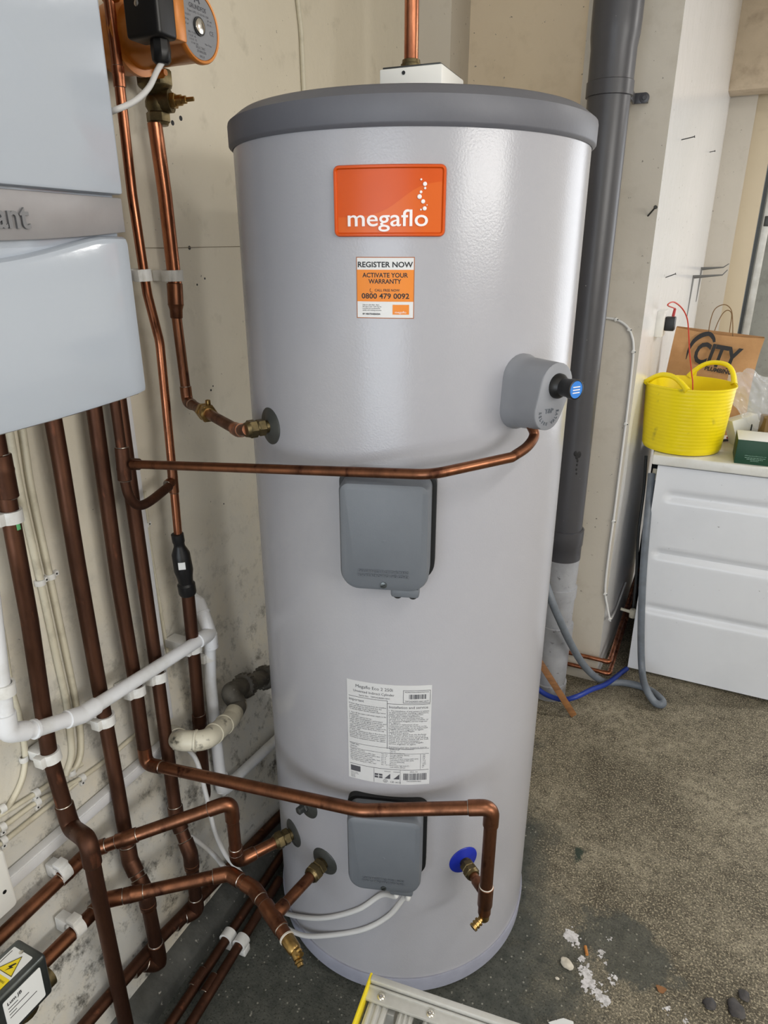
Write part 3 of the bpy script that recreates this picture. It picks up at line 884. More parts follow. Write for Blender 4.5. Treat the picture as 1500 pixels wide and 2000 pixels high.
# temperature and pressure relief valve
VP_ = TK(1012, 765); vn = Vector((VP_.x - TX, VP_.y - TY, 0)).normalized(); vt = Vector((-vn.y, vn.x, 0))
vmap = flatmap(VP_, vt, (0, 0, 1))


def vloc(px, py, w):
    P = PL(px, py, VP_ + vn * w, vn) - VP_
    return P.dot(vt), P.z


def hull8(u1, v1, r1, u2, v2, r2, n=14, waist=0.0):
    """outline of two circles joined by tangents (upper first)"""
    c1, c2 = Vector((u1, v1)), Vector((u2, v2)); d = c1 - c2; L_ = d.length; base = math.atan2(d.y, d.x); off = math.acos((r2 - r1) / L_)
    out = []
    for k in range(n + 1):
        a = base + off - 2 * off * k / n; out.append((u1 - 0 + r1 * math.cos(a), v1 + r1 * math.sin(a)))
    for k in range(n + 1):
        a = base - off - (2 * math.pi - 2 * off) * k / n; out.append((u2 + r2 * math.cos(a), v2 + r2 * math.sin(a)))
    return out


VL = 0.078
fu1, fv1 = vloc(1086, 757, VL); fu2, fv2 = vloc(1070, 808, VL)
#---PART3---
VU = (-0.001, 0.023, 0.0305); VLo = (-0.014, -0.0150, 0.0265)
base_o = hull8(0.003, 0.0225, 0.0345, -0.001, -0.0235, 0.0325); front_o = hull8(*VU, *VLo)
b = BM()
rings = []
for w, s in ((-0.02, 0), (0.006, 0), (0.009, 0.12), (0.030, 0.3), (VL - 0.004, 1.0), (VL - 0.001, 1.0), (VL, 1.03)):
    ring = []
    for (u1, v1), (u2, v2) in zip(base_o, front_o):
        u, v = u1 + (u2 - u1) * min(s, 1), v1 + (v2 - v1) * min(s, 1)
        if 0 < s < 1: u, v = u * (1 - 0.05 * (1 - s)), v * (1 - 0.05 * (1 - s))
        if s > 1: u, v = VU[0] + (u - VU[0]) * 0.97 if v > 0 else u * 0.97 + -0.014 * 0.03, v * 0.97
        ring.append(b.verts.new(vmap(u, v, w)))
    rings.append(ring)
nn_ = len(front_o)
for p, q in zip(rings[:-1], rings[1:]):
    for k in range(nn_): b.faces.new((p[k], p[(k + 1) % nn_], q[(k + 1) % nn_], q[k]))
b.faces.new(rings[-1])
cov = mk('relief_valve_cover', b, 'valve_grey', tank, label='grey figure-of-eight cover of the relief valve', sharp=50)
b = BM()
text(b, 'T&P', 0.0095, vmap, w=VL + 0.0002, thick=0.001, align='CENTER', off=(VLo[0], -0.0165), shear=0.1)
s_ = 'RELIEF VALVE'
for i, ch in enumerate(s_):
    if ch == ' ': continue
    a = math.radians(-90 + (i - 5.5) * 16.5); R_ = 0.0195
    cx, cy = VLo[0] + R_ * math.cos(a), VLo[1] + R_ * math.sin(a)
    ca_, sa_ = math.cos(a + math.pi / 2), math.sin(a + math.pi / 2)
    text(b, ch, 0.0066, vmap, w=VL + 0.0002, thick=0.001, align='CENTER', warp=lambda u, v, ca_=ca_, sa_=sa_, cx=cx, cy=cy: (cx + u * ca_ - v * sa_, cy + u * sa_ + v * ca_))
mk('embossed_lettering', b, 'cover_grey', cov)
b = BM(); lathe(b, vmap(VU[0] + 0.001, VU[1] - 0.002, VL - 0.002), vn, [(0, 0.0180), (0.006, 0.0176), (0.010, 0.0150), (0.013, 0.0126), (0.024, 0.0128), (0.027, 0.0140), (0.036, 0.0142), (0.0365, 0.0125), (0.0352, 0.0120)], seg=36)
knob = mk('knob', b, 'black', cov, label='black turning knob')
b = BM(); lathe(b, vmap(VU[0] + 0.001, VU[1] - 0.002, VL + 0.032), vn, [(0, 0.0119), (0.0022, 0.0119)], seg=30)
kmap = flatmap(vmap(VU[0] + 0.001, VU[1] - 0.002, VL + 0.0343), vt, (0, 0, 1))
for i in range(3): prism(b, rrect(-0.007, 0.007, -0.005 + i * 0.004, -0.0035 + i * 0.004, 0.0004, 2), kmap, 0, 0.0002, mi=1)
mk('cap_label', b, ['blue_cap', 'white_ink'], knob, label='blue cap disc')

# ================================================================== PIPEWORK
SOLD = 'solder'


def elbow_mesh(a, c, d, r, leg=2.3, k=1.17, ring=True, rad=1.5):
    """soldered bend: sleeve around the corner c between a and d"""
    a, c, d = Vector(a), Vector(c), Vector(d)
    d1 = (a - c).normalized(); d2 = (d - c).normalized()
    ang = d1.angle(d2); t = r * rad / math.tan(ang / 2)
    ln1 = min(t + r * leg * 0.75, (a - c).length * 0.8); ln2 = min(t + r * leg * 0.75, (d - c).length * 0.8)
    p = [c + d1 * ln1] + fillet([c + d1 * ln1 * 0.98, c, c + d2 * ln2 * 0.98], r * rad, 8) + [c + d2 * ln2]
    b = BM(); tube(b, p, [r * 1.06] + [r * k] * (len(p) - 2) + [r * 1.06], 20)
    if ring:
        for q, dd in ((c + d1 * ln1, d1), (c + d2 * ln2, d2)):
            lathe(b, q - dd * r * 0.04, dd, [(0, r * 1.09), (r * 0.12, r * 1.03)], 20, mi=1)
    return b


def sleeve_mesh(p, d, L_, r, k=1.16, mi=0):
    d = Vector(d).normalized(); p = Vector(p)
    b = BM(); lathe(b, p - d * L_ / 2, d, [(0, r * 1.03), (L_ * 0.02, r * k), (L_ * 0.3, r * k), (L_ * 0.36, r * k * 1.04), (L_ * 0.42, r * k), (L_ * 0.98, r * k), (L_, r * 1.03)], 20)
    for s in (-1, 1): lathe(b, p + d * s * L_ / 2 - d * s * r * 0.05, d * s, [(0, r * 1.07), (r * 0.12, r * 1.02)], 20, mi=1)
    return b


def run(name, label, cat, spec, r, m, group=None, kinds_part='elbow', seg=20):
    """one soldered pipe run: spec = [(point, 'x'|'b'|'e', bend radius)]; elbows become parts"""
    pts = [s[0] for s in spec]; rads = [(s[2] if len(s) > 2 else r * 1.5) if s[1] != 'x' else 0 for s in spec[1:-1]]
    b = BM(); tube(b, fillet(pts, rads, 10), r, seg)
    o = mk(name, b, m, label=label, cat=cat, group=group)
    for i, s in enumerate(spec[1:-1], 1):
        if s[1] == 'e': mk(kinds_part, elbow_mesh(pts[i - 1], pts[i], pts[i + 1], r), [m, SOLD], o)
    return o


def sleeve(o, p, d, L_, r, m='copper_old', name='coupling', k=1.16):
    return mk(name, sleeve_mesh(p, d, L_, r, k), [m, SOLD], o)


def tee(o, p, d, br, L_, r, bl, r2, m='copper_old'):
    """tee: sleeve along d plus a socket towards br"""
    p = Vector(p); d = Vector(d).normalized(); br = Vector(br).normalized()
    b = sleeve_mesh(p, d, L_, r); lathe(b, p, br, [(0, r2 * 1.1), (r * 1.1, r2 * 1.22), (bl - 0.002, r2 * 1.18), (bl, r2 * 1.05)], 20)
    lathe(b, p + br * (bl - 0.0005), br, [(0, r2 * 1.1), (r2 * 0.12, r2 * 1.02)], 20, mi=1)
    return mk('tee', b, [m, SOLD], o)


def wall_x(z): return float(np.interp(z, [0.0, 0.13, 0.33, 0.45, 0.54, 0.64], [-0.872, -0.890, -0.927, -0.963, -0.985, -1.0]))


def clip(p, d, r, label, group='pipe clips', side=None):
    """hinged plastic clip: foot on the wall, band round the pipe"""
    p = Vector(p); d = Vector(d).normalized(); nw = Vector((1, 0, 0)); s = d.cross(nw).normalized()
    if side == -1: s = -s
    L_ = 0.020; g = p.x - wall_x(p.z)
    R_ = basis(s, d)   # columns: across, along, out
    if R_.col[2].dot(nw) < 0: R_ = basis(-s, d)
    b = BM()
    box(b, p - nw * (g / 2 + r * 0.1), (r * 2.3, L_, max(g - r * 0.9, 0.008)), R_, 0.0015)
    sg_ = R_.col[0]; sg_ = sg_ if ((sg_.y < 0) if abs(d.z) > 0.6 else (sg_.z > 0)) else -sg_
    box(b, p - nw * (r * 0.05) + sg_ * (r + 0.006), (0.011, L_, r * 1.5), R_, 0.0012)
    c = mk('pipe_clip', b, 'clip', label=label, cat='pipe clip', group=group)
    b = BM(); o_, i_ = r + 0.0048, r + 0.0004; rings = []
    u, v = R_.col[0].normalized(), R_.col[2].normalized()
    for w, rr in ((-L_ / 2, i_), (-L_ / 2, o_), (L_ / 2, o_), (L_ / 2, i_)):
        rings.append([b.verts.new(p + d * w + (u * math.cos(t) + v * math.sin(t)) * rr) for t in np.linspace(0, 2 * math.pi, 29)[:-1]])
    for i in range(4):
        for k in range(28): b.faces.new((rings[i][k], rings[i][(k + 1) % 28], rings[(i + 1) % 4][(k + 1) % 28], rings[(i + 1) % 4][k]))
    mk('clip_band', b, 'clip', c)
    return c


WP = -0.955

# --- pump riser (28 mm) down the wall, reducer, then across to the upper left collar
rB = 0.0128; rB2 = 0.0098
pB = [X(302, 240, WP), X(322, 380, WP), X(343, 565, WP)]
b = BM(); tube(b, [pB[0], pB[1], pB[2]], rB, 22)
pr = mk('copper_pipe', b, 'copper', label='thick bright copper pipe hanging from the orange pump, bending across to the upper collar', cat='pipe')
ends = [X(345, 600, WP), X(366, 785, WP)]
zz = TK(528, 832).z
E1 = ends[1]
E2 = Z(466, 841, (E1.z + zz) / 2 - 0.004)
E3 = D1[0] + D1[1] * 0.040
b = BM(); tube(b, fillet([X(343, 575, WP), X(345, 620, WP), E1, E2, E3], [0, 0.014, 0.014], 8), rB2, 20); mk('lower_pipe', b, 'copper_mid', pr)
b = BM(); dd = (ends[0] - pB[2]).normalized(); q0 = X(341, 553, WP); L0 = (X(347, 622, WP) - q0).length
lathe(b, q0, dd, [(0, rB * 1.05), (0.001, rB * 1.16), (L0 * 0.58, rB * 1.16), (L0 * 0.60, rB * 1.2), (L0 * 0.64, rB * 1.12), (L0 * 0.75, rB2 * 1.25), (L0 * 0.97, rB2 * 1.2), (L0, rB2 * 1.04)], 22)
mk('reducer', b, 'copper_mid', pr)
mk('elbow', elbow_mesh(X(345, 620, WP), E1, E2, rB2), ['copper_mid', SOLD], pr)
mk('elbow', elbow_mesh(E1, E2, E3, rB2), ['copper', SOLD], pr)
v0, dv = E1.lerp(E2, 0.40), (E2 - E1).normalized()
b = BM(); hexnut(b, v0 - dv * 0.014, dv, 0.013, rB2 * 1.75); lathe(b, v0 - dv * 0.002, dv, [(0, rB2 * 1.35), (0.012, rB2 * 1.35)], 20); hexnut(b, v0 + dv * 0.008, dv, 0.012, rB2 * 1.8); lathe(b, v0 + dv * 0.020, dv, [(0, rB2 * 1.5), (0.003, rB2 * 1.2)], 20); box(b, v0 + dv * 0.012 + Vector((0.0, 0.004, 0.019)), (0.008, 0.008, 0.012), None, 0.002)
mk('isolating_valve', b, 'brass_bright', pr, label='brass isolating valve')

# --- pump
pc = X(305, 60, WP)
PZ = {k: X(300, k, WP).z for k in (0, 90, 130, 140, 170, 180, 215, 222, 243)}
pyc = X(303, 170, WP).y
pump = empty('circulating_pump', (WP, pyc, PZ[170]), 'orange circulating pump with a black terminal box and round grey nameplate, above the brass valve', 'pump')
mot = X(388, 52, -0.800)          # centre of the nameplate
ax0 = Vector((WP, mot.y, mot.z))
b = BM()
lathe(b, ax0 + Vector((-0.034, 0, 0)), (1, 0, 0), [(0, 0.030), (0.004, 0.046), (0.030, 0.052), (0.050, 0.050), (0.056, 0.056), (0.064, 0.056), (0.066, 0.047)], 40)
lathe(b, Vector((WP, pyc, PZ[140] + 0.004)), (0, 0, 1), [(0, 0.018), (0.02, 0.017), (0.05, 0.026), (0.09, 0.03)], 28)
lathe(b, Vector((WP, pyc, mot.z + 0.02)), (0, 0, 1), [(0, 0.03), (0.05, 0.024), (0.075, 0.018), (0.09, 0.018)], 28)
for sy, sz in ((1, -1), (1, 1), (-1, 1)): lathe(b, ax0 + Vector((0.012, sy * 0.043, sz * 0.043)), (1, 0, 0), [(0, 0.008), (0.024, 0.008), (0.028, 0.005), (0.032, 0.005)], 12)
mk('volute', b, 'pump_orange', pump, label='orange pump body')
b = BM(); lathe(b, ax0 + Vector((0.03, 0, 0)), (1, 0, 0), [(0, 0.046), (0.110, 0.0465), (0.118, 0.0500), (0.124, 0.0500), (0.1265, 0.0482), (0.1262, 0.0450), (0.1240, 0.0445), (0.1240, 0.001)], 56)
motor = mk('motor', b, 'pump_orange', pump, label='orange motor barrel')
b = BM(); pm = flatmap(ax0 + Vector((0.1545, 0, 0)), (0, 1, 0), (0, 0, 1))
prism(b, [(0.0440 * math.cos(k * math.pi / 24), 0.0440 * math.sin(k * math.pi / 24)) for k in range(48)], pm, -0.001, 0.0008)
sweep_ring(b, [(0.0128 * math.cos(k * math.pi / 14), 0.0128 * math.sin(k * math.pi / 14)) for k in range(28)], pm, [(0, 0.0008), (0, 0.0030), (0.0024, 0.0030), (0.0024, 0.0008)], mi=1)
plate = mk('nameplate', b, ['pump_plate', 'black'], motor, label='round grey nameplate')
b = BM(); lathe(b, pm(0, 0, 0.0004), (1, 0, 0), [(0, 0.0104), (0.0036, 0.0104), (0.0042, 0.0094)], 28); box(b, pm(0, 0, 0.0042), (0.0006, 0.0010, 0.019), None, 0, mi=1); mk('vent_screw', b, ['chrome', 'black'], plate, label='bright vent screw')
b = BM()
text(b, 'GRUNDFOS', 0.0085, pm, w=0.001, align='CENTER', bold=0.0002, off=(0, 0.0215), width=0.040)
text(b, 'Type UPS 15-50 N 150', 0.0042, pm, w=0.001, align='CENTER', off=(0, 0.0155), width=0.05)
for i, (s, u, v, wd) in enumerate((('1x230 V', -0.030, 0.0095, 0.012), ('50 Hz', -0.033, 0.003, 0.010), ('2.5 uF', -0.034, -0.003, 0.010), ('IP 44', 0.022, 0.011, 0.010), ('TF 110', 0.021, 0.006, 0.010), ('I(A)  P1(W)', -0.026, -0.0125, 0.018), ('1 0.20  45', -0.026, -0.0170, 0.017), ('2 0.33  75', -0.025, -0.0215, 0.017), ('3 0.46 105', -0.022, -0.0260, 0.017), ('Max 10 bar', 0.012, -0.0220, 0.016))):
    text(b, s, 0.0036, pm, w=0.001, off=(u, v), width=wd)
text(b, 'CE', 0.0085, pm, w=0.001, off=(0.025, -0.006)); text(b, 'SELECTRIC', 0.0048, pm, w=0.001, align='CENTER', off=(0, -0.0300), width=0.022); text(b, 'STAINLESS', 0.0048, pm, w=0.001, align='CENTER', off=(0.002, -0.0350), width=0.022); text(b, 'UKCA', 0.0045, pm, w=0.001, align='CENTER', off=(0.002, -0.0410))
for k in range(3): box(b, pm(-0.004 + 0.004 * k, 0.034 + (0.003 if k == 1 else 0), 0.0011), (0.0004, 0.0022, 0.008), Matrix.Rotation(math.radians(-28 + 28 * k), 3, 'X'))
mk('plate_lettering', b, 'ink_soft', plate, label='small black nameplate print')
# terminal box on the near side of the motor
tb = Y(293, 40, mot.y - 0.078)
b = BM(); box(b, Vector((-0.820, mot.y - 0.058, mot.z + 0.010)), (0.066, 0.026, 0.086), None, 0.003); mk('terminal_base', b, 'pump_orange', pump, label='orange terminal base')
b = BM(); box(b, Vector((-0.817, mot.y - 0.088, mot.z + 0.018)), (0.064, 0.040, 0.108), None, 0.006, seg=3)
term = mk('terminal_box', b, 'black', pump, label='black terminal box')
b = BM(); lathe(b, Vector((-0.822, mot.y - 0.1075, mot.z + 0.006)), (0, -1, 0), [(0, 0.0042), (0.0012, 0.0042), (0.0018, 0.003)], 16); mk('box_screw', b, 'chrome', term, label='bright screw')
gl = Vector((-0.806, mot.y - 0.085, mot.z - 0.036))
b = BM(); lathe(b, gl, (0, 0, -1), [(0, 0.0135), (0.012, 0.0145), (0.026, 0.0135), (0.030, 0.0100)], 8); mk('cable_gland', b, 'black', term, label='black cable gland')
g2 = gl + Vector((0, 0, -0.028))
b = BM(); tube(b, smooth_path([g2, X(306, 140, g2.x + 0.002), X(290, 172, g2.x + 0.004), X(262, 198, g2.x + 0.002), X(222, 216, g2.x - 0.006), X(185, 226, -0.89), X(150, 230, -0.90)]), 0.0042, 12)
tag(mk('pump_cable', b, 'cable_white', label='white flex curving from the black terminal box behind the boiler', cat='cable'))
# union nut, gate valve, lower nut
vb = Vector((WP, pyc, 0))
b = BM()
hexnut(b, vb + Vector((0, 0, PZ[170])), (0, 0, 1), PZ[140] - PZ[170] + 0.004, 0.0300); lathe(b, vb + Vector((0, 0, PZ[170] - 0.012)), (0, 0, 1), [(0, 0.014), (0.004, 0.018), (0.012, 0.028), (0.015, 0.029)], 28)
valve = mk('pump_valve', b, 'brass', label='aged brass gate valve with a short spindle, under the orange pump', cat='valve')
b = BM(); zb = PZ[215]; zt = PZ[170] - 0.010
lathe(b, vb + Vector((0, 0, zb - 0.006)), (0, 0, 1), [(0, 0.0155), (0.006, 0.017), (0.012, 0.020), (zt - zb - 0.006, 0.020), (zt - zb + 0.002, 0.016)], 28)
sd = Vector((0.85, 0.30, 0.06)).normalized(); zc = (zb + zt) / 2
lathe(b, vb + Vector((0, 0, zc)), sd, [(0.0, 0.018), (0.024, 0.0185), (0.027, 0.0185)], 24)
mk('valve_body', b, 'brass', valve)
b = BM(); hexnut(b, vb + Vector((0, 0, zc)) + sd * 0.026, sd, 0.010, 0.0130); lathe(b, vb + Vector((0, 0, zc)) + sd * 0.036, sd, [(0, 0.0088), (0.010, 0.0088)], 20)
lathe(b, vb + Vector((0, 0, zc)) + sd * 0.046, sd, [(0, 0.0065), (0.008, 0.0065), (0.009, 0.0038), (0.022, 0.0036)], 16)
mk('spindle', b, 'brass_bright', valve, label='bright brass spindle')
b = BM(); hexnut(b, vb + Vector((0, 0, PZ[243] + 0.004)), (0, 0, 1), PZ[222] - PZ[243], 0.0205); lathe(b, vb + Vector((0, 0, PZ[243])), (0, 0, 1), [(0, 0.016), (0.005, 0.018)], 24); mk('compression_nut', b, 'brass', valve)

# --- thin riser (15 mm) right of the boiler, down to the black check valve, then thicker to the floor
xa = -0.93
pa = [X(x, y, xa) for x, y in ((205, -60), (226, 100), (258, 380), (281, 532), (288, 575), (312, 668), (325, 800), (338, 935), (348, 1046))]
b = BM(); tube(b, fillet(pa, [0.02, 0.05, 0.05, 0.08, 0.08, 0.05, 0.02], 6), 0.0084, 18)
A_ = mk('copper_pipe', b, 'copper', label='thin copper pipe beside the boiler, jogging right and running down to the black check valve', cat='pipe')
sleeve(A_, X(232, 150, xa), (pa[2] - pa[1]), 0.03, 0.0084, 'copper')
pl = [X(x, y, xa) for x, y in ((366, 1150), (381, 1300), (394, 1470), (402, 1570))] + [X(402, 1570, xa) + Vector((-0.02, 0.05, -0.07)), X(402, 1570, xa) + Vector((-0.035, 0.05, -0.40))]
b = BM(); tube(b, fillet(pl, [0.1, 0.1, 0.03, 0.03], 6), 0.0138, 20); Al = mk('lower_pipe', b, 'copper_old', A_)
sleeve(A_, X(390, 1412, xa), pl[2] - pl[1], 0.05, 0.0138)
cv0, cv1 = X(346, 1042, xa), X(367, 1160, xa); cd = (cv1 - cv0).normalized(); cl = (cv1 - cv0).length
b = BM(); lathe(b, cv0, cd, [(0, 0.0105), (0.001, 0.0125), (cl * 0.13, 0.0125), (cl * 0.15, 0.0112), (cl * 0.20, 0.0112), (cl * 0.32, 0.0185), (cl * 0.60, 0.0195), (cl * 0.70, 0.0165), (cl * 0.80, 0.0150), (cl * 0.83, 0.0185), (cl * 0.97, 0.0185), (cl, 0.0165)], 24)
chk = mk('check_valve', b, 'black', label='black plastic tundish valve on the thin copper riser', cat='valve')
b = BM(); cvm = flatmap(cv0.lerp(cv1, 0.46), Vector((0.78, 0.62, 0)), -cd); box(b, cvm(0, 0, 0.0165), (0.014, 0.016, 0.006), basis(Vector((0.78, 0.62, 0)), -cd)); mk('sight_window', b, 'card_white', chk, label='pale sight window')

# --- boiler discharge drop, tee, and loop to the thin riser
x4 = -0.905
t4 = X(241, 906, x4)
b = BM(); lp = [X(224, 775, x4) + Vector((0, 0, 0.30)), X(239, 890, x4), X(244, 940, x4), X(252, 968, x4), X(268, 986, x4), X(290, 981, x4), X(330, 950, -0.915)]
tube(b, fillet(lp[:3], 0.02, 4)[:-1] + smooth_path(lp[2:], 8), 0.0088, 18)
Dp = mk('copper_pipe', b, 'copper_old', label='short copper drop under the boiler with a tee and a U-shaped loop', cat='pipe')
ctz = 1.150
tee(Dp, t4, lp[1] - lp[2], X(330, 908, -0.87) - t4, 0.060, 0.0105, 0.030, 0.0088)
tee(A_, X(338, 938, xa), pa[-1] - pa[-2], lp[-2] - lp[-1], 0.052, 0.0084, 0.022, 0.0080, 'copper_mid')

# --- long 15 mm discharge from the relief valve
vb_ = vmap(VLo[0] - 0.001, VLo[1] - 0.024, 0.046)
c1 = TK(842, 927, 0.372); c2 = TK(1000, 893, 0.352)
b = BM(); tube(b, fillet([t4 + (c1 - t4).normalized() * 0.02, c1, c2], [0.05], 10)[:-1] + smooth_path([c2, TK(1030, 872, 0.347), vb_.lerp(TK(1046, 856, 0.340), 0.75), vb_], 8), 0.0076, 20)
mk('copper_pipe', b, 'copper_mid', label='long slim copper pipe crossing above the upper cover to the relief valve', cat='pipe')

# --- four thick wall pipes
rP = 0.0138
# P4 behind the drop
xl = -0.85
def onwall(px, py, gap=0.045):
    x = WP
    for _ in range(12): x = wall_x(X(px, py, x).z) + gap * (1.0 if X(px, py, x).z > 0.6 else 0.8)
    return X(px, py, x)


def to_ceiling(P):
    d = (P[0] - P[1]).normalized(); d = Vector((0, d.y * 0.2, 1)) if d.z > 0 else d
    return P[0] + d * ((CEIL - 0.01 - P[0].z) / d.z)


def wallpipe(upper, lower, label, offset, tail, m='copper_old'):
    P = [onwall(x, y) for x, y in upper]; Q = [X(x, y, xl) for x, y in lower]
    P[0] = to_ceiling(P)
    spec = [(P[0], 'x')] + [(p, 'x') for p in P[1:-1]] + [(P[-1], 'e'), (Q[0], 'e')] + [(q, 'x') for q in Q[1:-1]] + [(Q[-1], 'x')]
    return run('copper_pipe', label, 'pipe', spec, rP, m), P, Q


p4, P4, Q4 = wallpipe([(236, 800), (262, 1000), (305, 1300), (345, 1598)], [(372, 1668), (385, 1778)], 'thick dark copper pipe beside the white trunking, furthest right of the four', 0, 0)
p2, P2, Q2 = wallpipe([(104, 820), (118, 900), (150, 1095), (188, 1310), (228, 1530), (254, 1680)], [(285, 1745), (312, 1882)], 'thick dark copper pipe with a scraped patch, second from the left under the boiler', 0, 0)
for o, P, Q in ((p4, P4, Q4), (p2, P2, Q2)):
    sleeve(o, Q[0] + (Q[-1] - Q[0]).normalized() * 0.028, Q[-1] - Q[0], 0.022, rP, 'copper_mid')
# bottom feed pipe along the plinth, teed to P2 and P4
xf = -0.866
L0_, L1_, L2_ = X(150, 2020, xf), X(300, 1846, xf), X(376, 1768, xf)
Lp = run('copper_pipe', 'dark copper pipe lying just above the concrete plinth at the foot of the wall', 'pipe', [(L0_, 'x'), (L1_, 'x'), (L2_ + (L2_ - L1_) * 3, 'x')], 0.0125, 'copper_old')
for Q in (Q2, Q4):
    tq = Vector((xf, Q[-1].y, L0_.z + (L2_.z - L0_.z) * (Q[-1].y - L0_.y) / (L2_.y - L0_.y)))
    b = elbow_mesh(Q[-2], Q[-1], tq + Vector((0, -0.03, 0)), rP, leg=1.6); mk('elbow', b, ['copper_old', SOLD], Lp)
    sleeve(Lp, tq + Vector((0, -0.02, 0)), L2_ - L0_, 0.07, 0.0125)
# P3 and the long 22 mm pipe past the lower cover to the blue collar
rE = 0.0120
T5 = D5[0] + D5[1] * 0.085
ez = 0.486
top5 = Vector((T5.x, T5.y, 0)); best = min(np.linspace(0.42, 0.62, 80), key=lambda z: abs((lambda P: 1000 - F * ((P - EYEV).dot(Vector((-_sa * _sp, _ca * _sp, _cp)))) / ((P - EYEV).dot(Vector((-_sa * _cp, _ca * _cp, -_sp)))))(Vector((T5.x, T5.y, z))) - 1577))
top5.z = best
P3 = [onwall(x, y) for x, y in ((186, 770), (198, 900), (230, 1130), (262, 1320), (286, 1492))]
P3[0] = to_ceiling(P3)
e3 = P3[-1]
bend = Z(705, 1583, (e3.z + 2 * top5.z) / 3)
drop = Vector((T5.x, T5.y, T5.z - 0.045))
p3 = run('copper_pipe', 'copper pipe elbowing off the wall, running past the lower cover to the blue collar', 'pipe', [(p, 'x') for p in P3[:-1]] + [(e3, 'e'), (bend, 'b', 0.09), (top5, 'e'), (drop, 'x')], rE, 'copper_mid')
b = BM(); tube(b, P3[:-1] + [e3.lerp(P3[-2], 0.1)], rP * 0.985, 20); mk('upper_pipe', b, 'copper_old', p3)
b = BM(); tube(b, [D5[0] + D5[1] * 0.034, T5], 0.0092, 18); lathe(b, T5, -D5[1], [(0, 0.0095), (0.034, 0.0108), (0.036, 0.0095)], 20); mk('branch', b, 'copper_mid', p3)
b = BM(); lathe(b, T5 + Vector((0, 0, 0.022)), (0, 0, -1), [(0, rE * 1.03), (0.001, rE * 1.17), (0.046, rE * 1.17), (0.052, rE * 0.95), (0.066, rE * 0.92), (0.067, rE * 0.8)], 22); lathe(b, T5 + Vector((0, 0, 0.022)), (0, 0, 1), [(0, rE * 1.1), (0.0015, rE * 1.02)], 22, mi=1); mk('tee', b, ['copper_mid', 'flux'], p3)
dk = T5 + Vector((0, 0, -0.044))
b = BM(); lathe(b, dk, (0, 0, -1), [(0, 0.0096), (0.004, 0.0104), (0.016, 0.0100), (0.020, 0.0075), (0.023, 0.004)], 20)
sp_ = (-vt * 0.5 + Vector((-0.35, -0.75, -0.45))).normalized()
lathe(b, dk + Vector((0, 0, -0.010)), sp_, [(0, 0.0058), (0.012, 0.0060), (0.013, 0.0085), (0.016, 0.0085), (0.0165, 0.0068), (0.019, 0.0068), (0.0195, 0.0085), (0.0225, 0.0085), (0.023, 0.0068), (0.0255, 0.0068), (0.026, 0.0085), (0.030, 0.0080), (0.030, 0.005), (0.024, 0.005)], 20, cap=False)
mk('drain_cock', b, 'brass_bright', p3, label='brass drain cock under the blue collar')

# P1 with its double offset
P1 = [onwall(x, y) for x, y in ((-8, 820), (15, 980), (58, 1212), (96, 1470), (128, 1583))]
P1[0] = to_ceiling(P1)
o1, o2 = onwall(138, 1616, 0.05), X(172, 1640, -0.848)
p1 = run('copper_pipe', 'thick dark copper pipe furthest left, stepping forward and running down to the floor', 'pipe', [(P1[0], 'x')] + [(p, 'x') for p in P1[1:-1]] + [(o1, 'e'), (o2, 'e'), (X(187, 1720, -0.846), 'x'), (X(247, 2005, -0.842), 'x')], rP, 'copper_old')
sleeve(p1, X(8, 930, WP), P1[1] - P1[0], 0.07, rP)

# horizontal pipes H1 -> F and H2 -> G
def along(P, Q, t): return P + (Q - P) * t


xh1, xh2 = -0.922, -0.884
h1a, h1b = X(-40, 1868, xh1), X(176, 1662, xh1)
q3 = D3[0] + D3[1] * 0.128
q3t = min((Vector((q3.x, q3.y, z)) for z in np.linspace(q3.z + 0.03, q3.z + 0.2, 120)), key=lambda P: abs((1000 - F * ((P - EYEV).dot(Vector((-_sa * _sp, _ca * _sp, _cp)))) / ((P - EYEV).dot(Vector((-_sa * _cp, _ca * _cp, -_sp))))) - 1566))
pF = run('copper_pipe', 'copper pipe along the wall turning out to the far left lower collar', 'pipe', [(h1a, 'x'), (h1b, 'e'), (q3t, 'e'), (q3, 'e'), (D3[0] + D3[1] * 0.040, 'x')], 0.0122, 'copper_mid')
dF = (q3t - h1b).normalized()
sleeve(pF, h1b + dF * 0.070, dF, 0.040, 0.0122, 'copper_mid'); sleeve(pF, h1b - (h1b - h1a).normalized() * 0.045, h1b - h1a, 0.05, 0.0122, 'copper_mid')
b = BM(); lathe(b, q3 + Vector((0, 0, 0.026)), (0, 0, 1), [(0, 0.0143), (0.003, 0.0140), (0.004, 0.0125)], 20); mk('flux_ring', b, 'flux', pF, label='pale flux ring')
h2a, h2b = X(20, 1945, xh2), X(206, 1758, xh2)
q4 = D4[0] + D4[1] * 0.150
g1 = Z(447, 1706, q4.z); g2_ = Z(497, 1737, q4.z)
q4e = q4 + (q4 - g2_).normalized() * 0.055 + Vector((0, 0, -0.004))
pG = run('copper_pipe', 'copper wall pipe with two bends, teed to the collar left of the lower cover', 'pipe', [(h2a, 'x'), (h2b, 'e'), (g1, 'e'), (g2_, 'e'), (q4, 'x'), (q4e, 'x')], 0.0128, 'copper_mid')
dG = (g1 - h2b).normalized(); sleeve(pG, h2b + dG * 0.050, dG, 0.036, 0.0128, 'copper_mid')
b = BM(); tube(b, [D4[0] + D4[1] * 0.038, q4], 0.0108, 20); mk('branch', b, 'copper_mid', pG)
tee(pG, q4, q4e - g2_, -D4[1], 0.062, 0.0128, 0.034, 0.0108, 'copper_mid')
gd = (q4e - g2_).normalized()
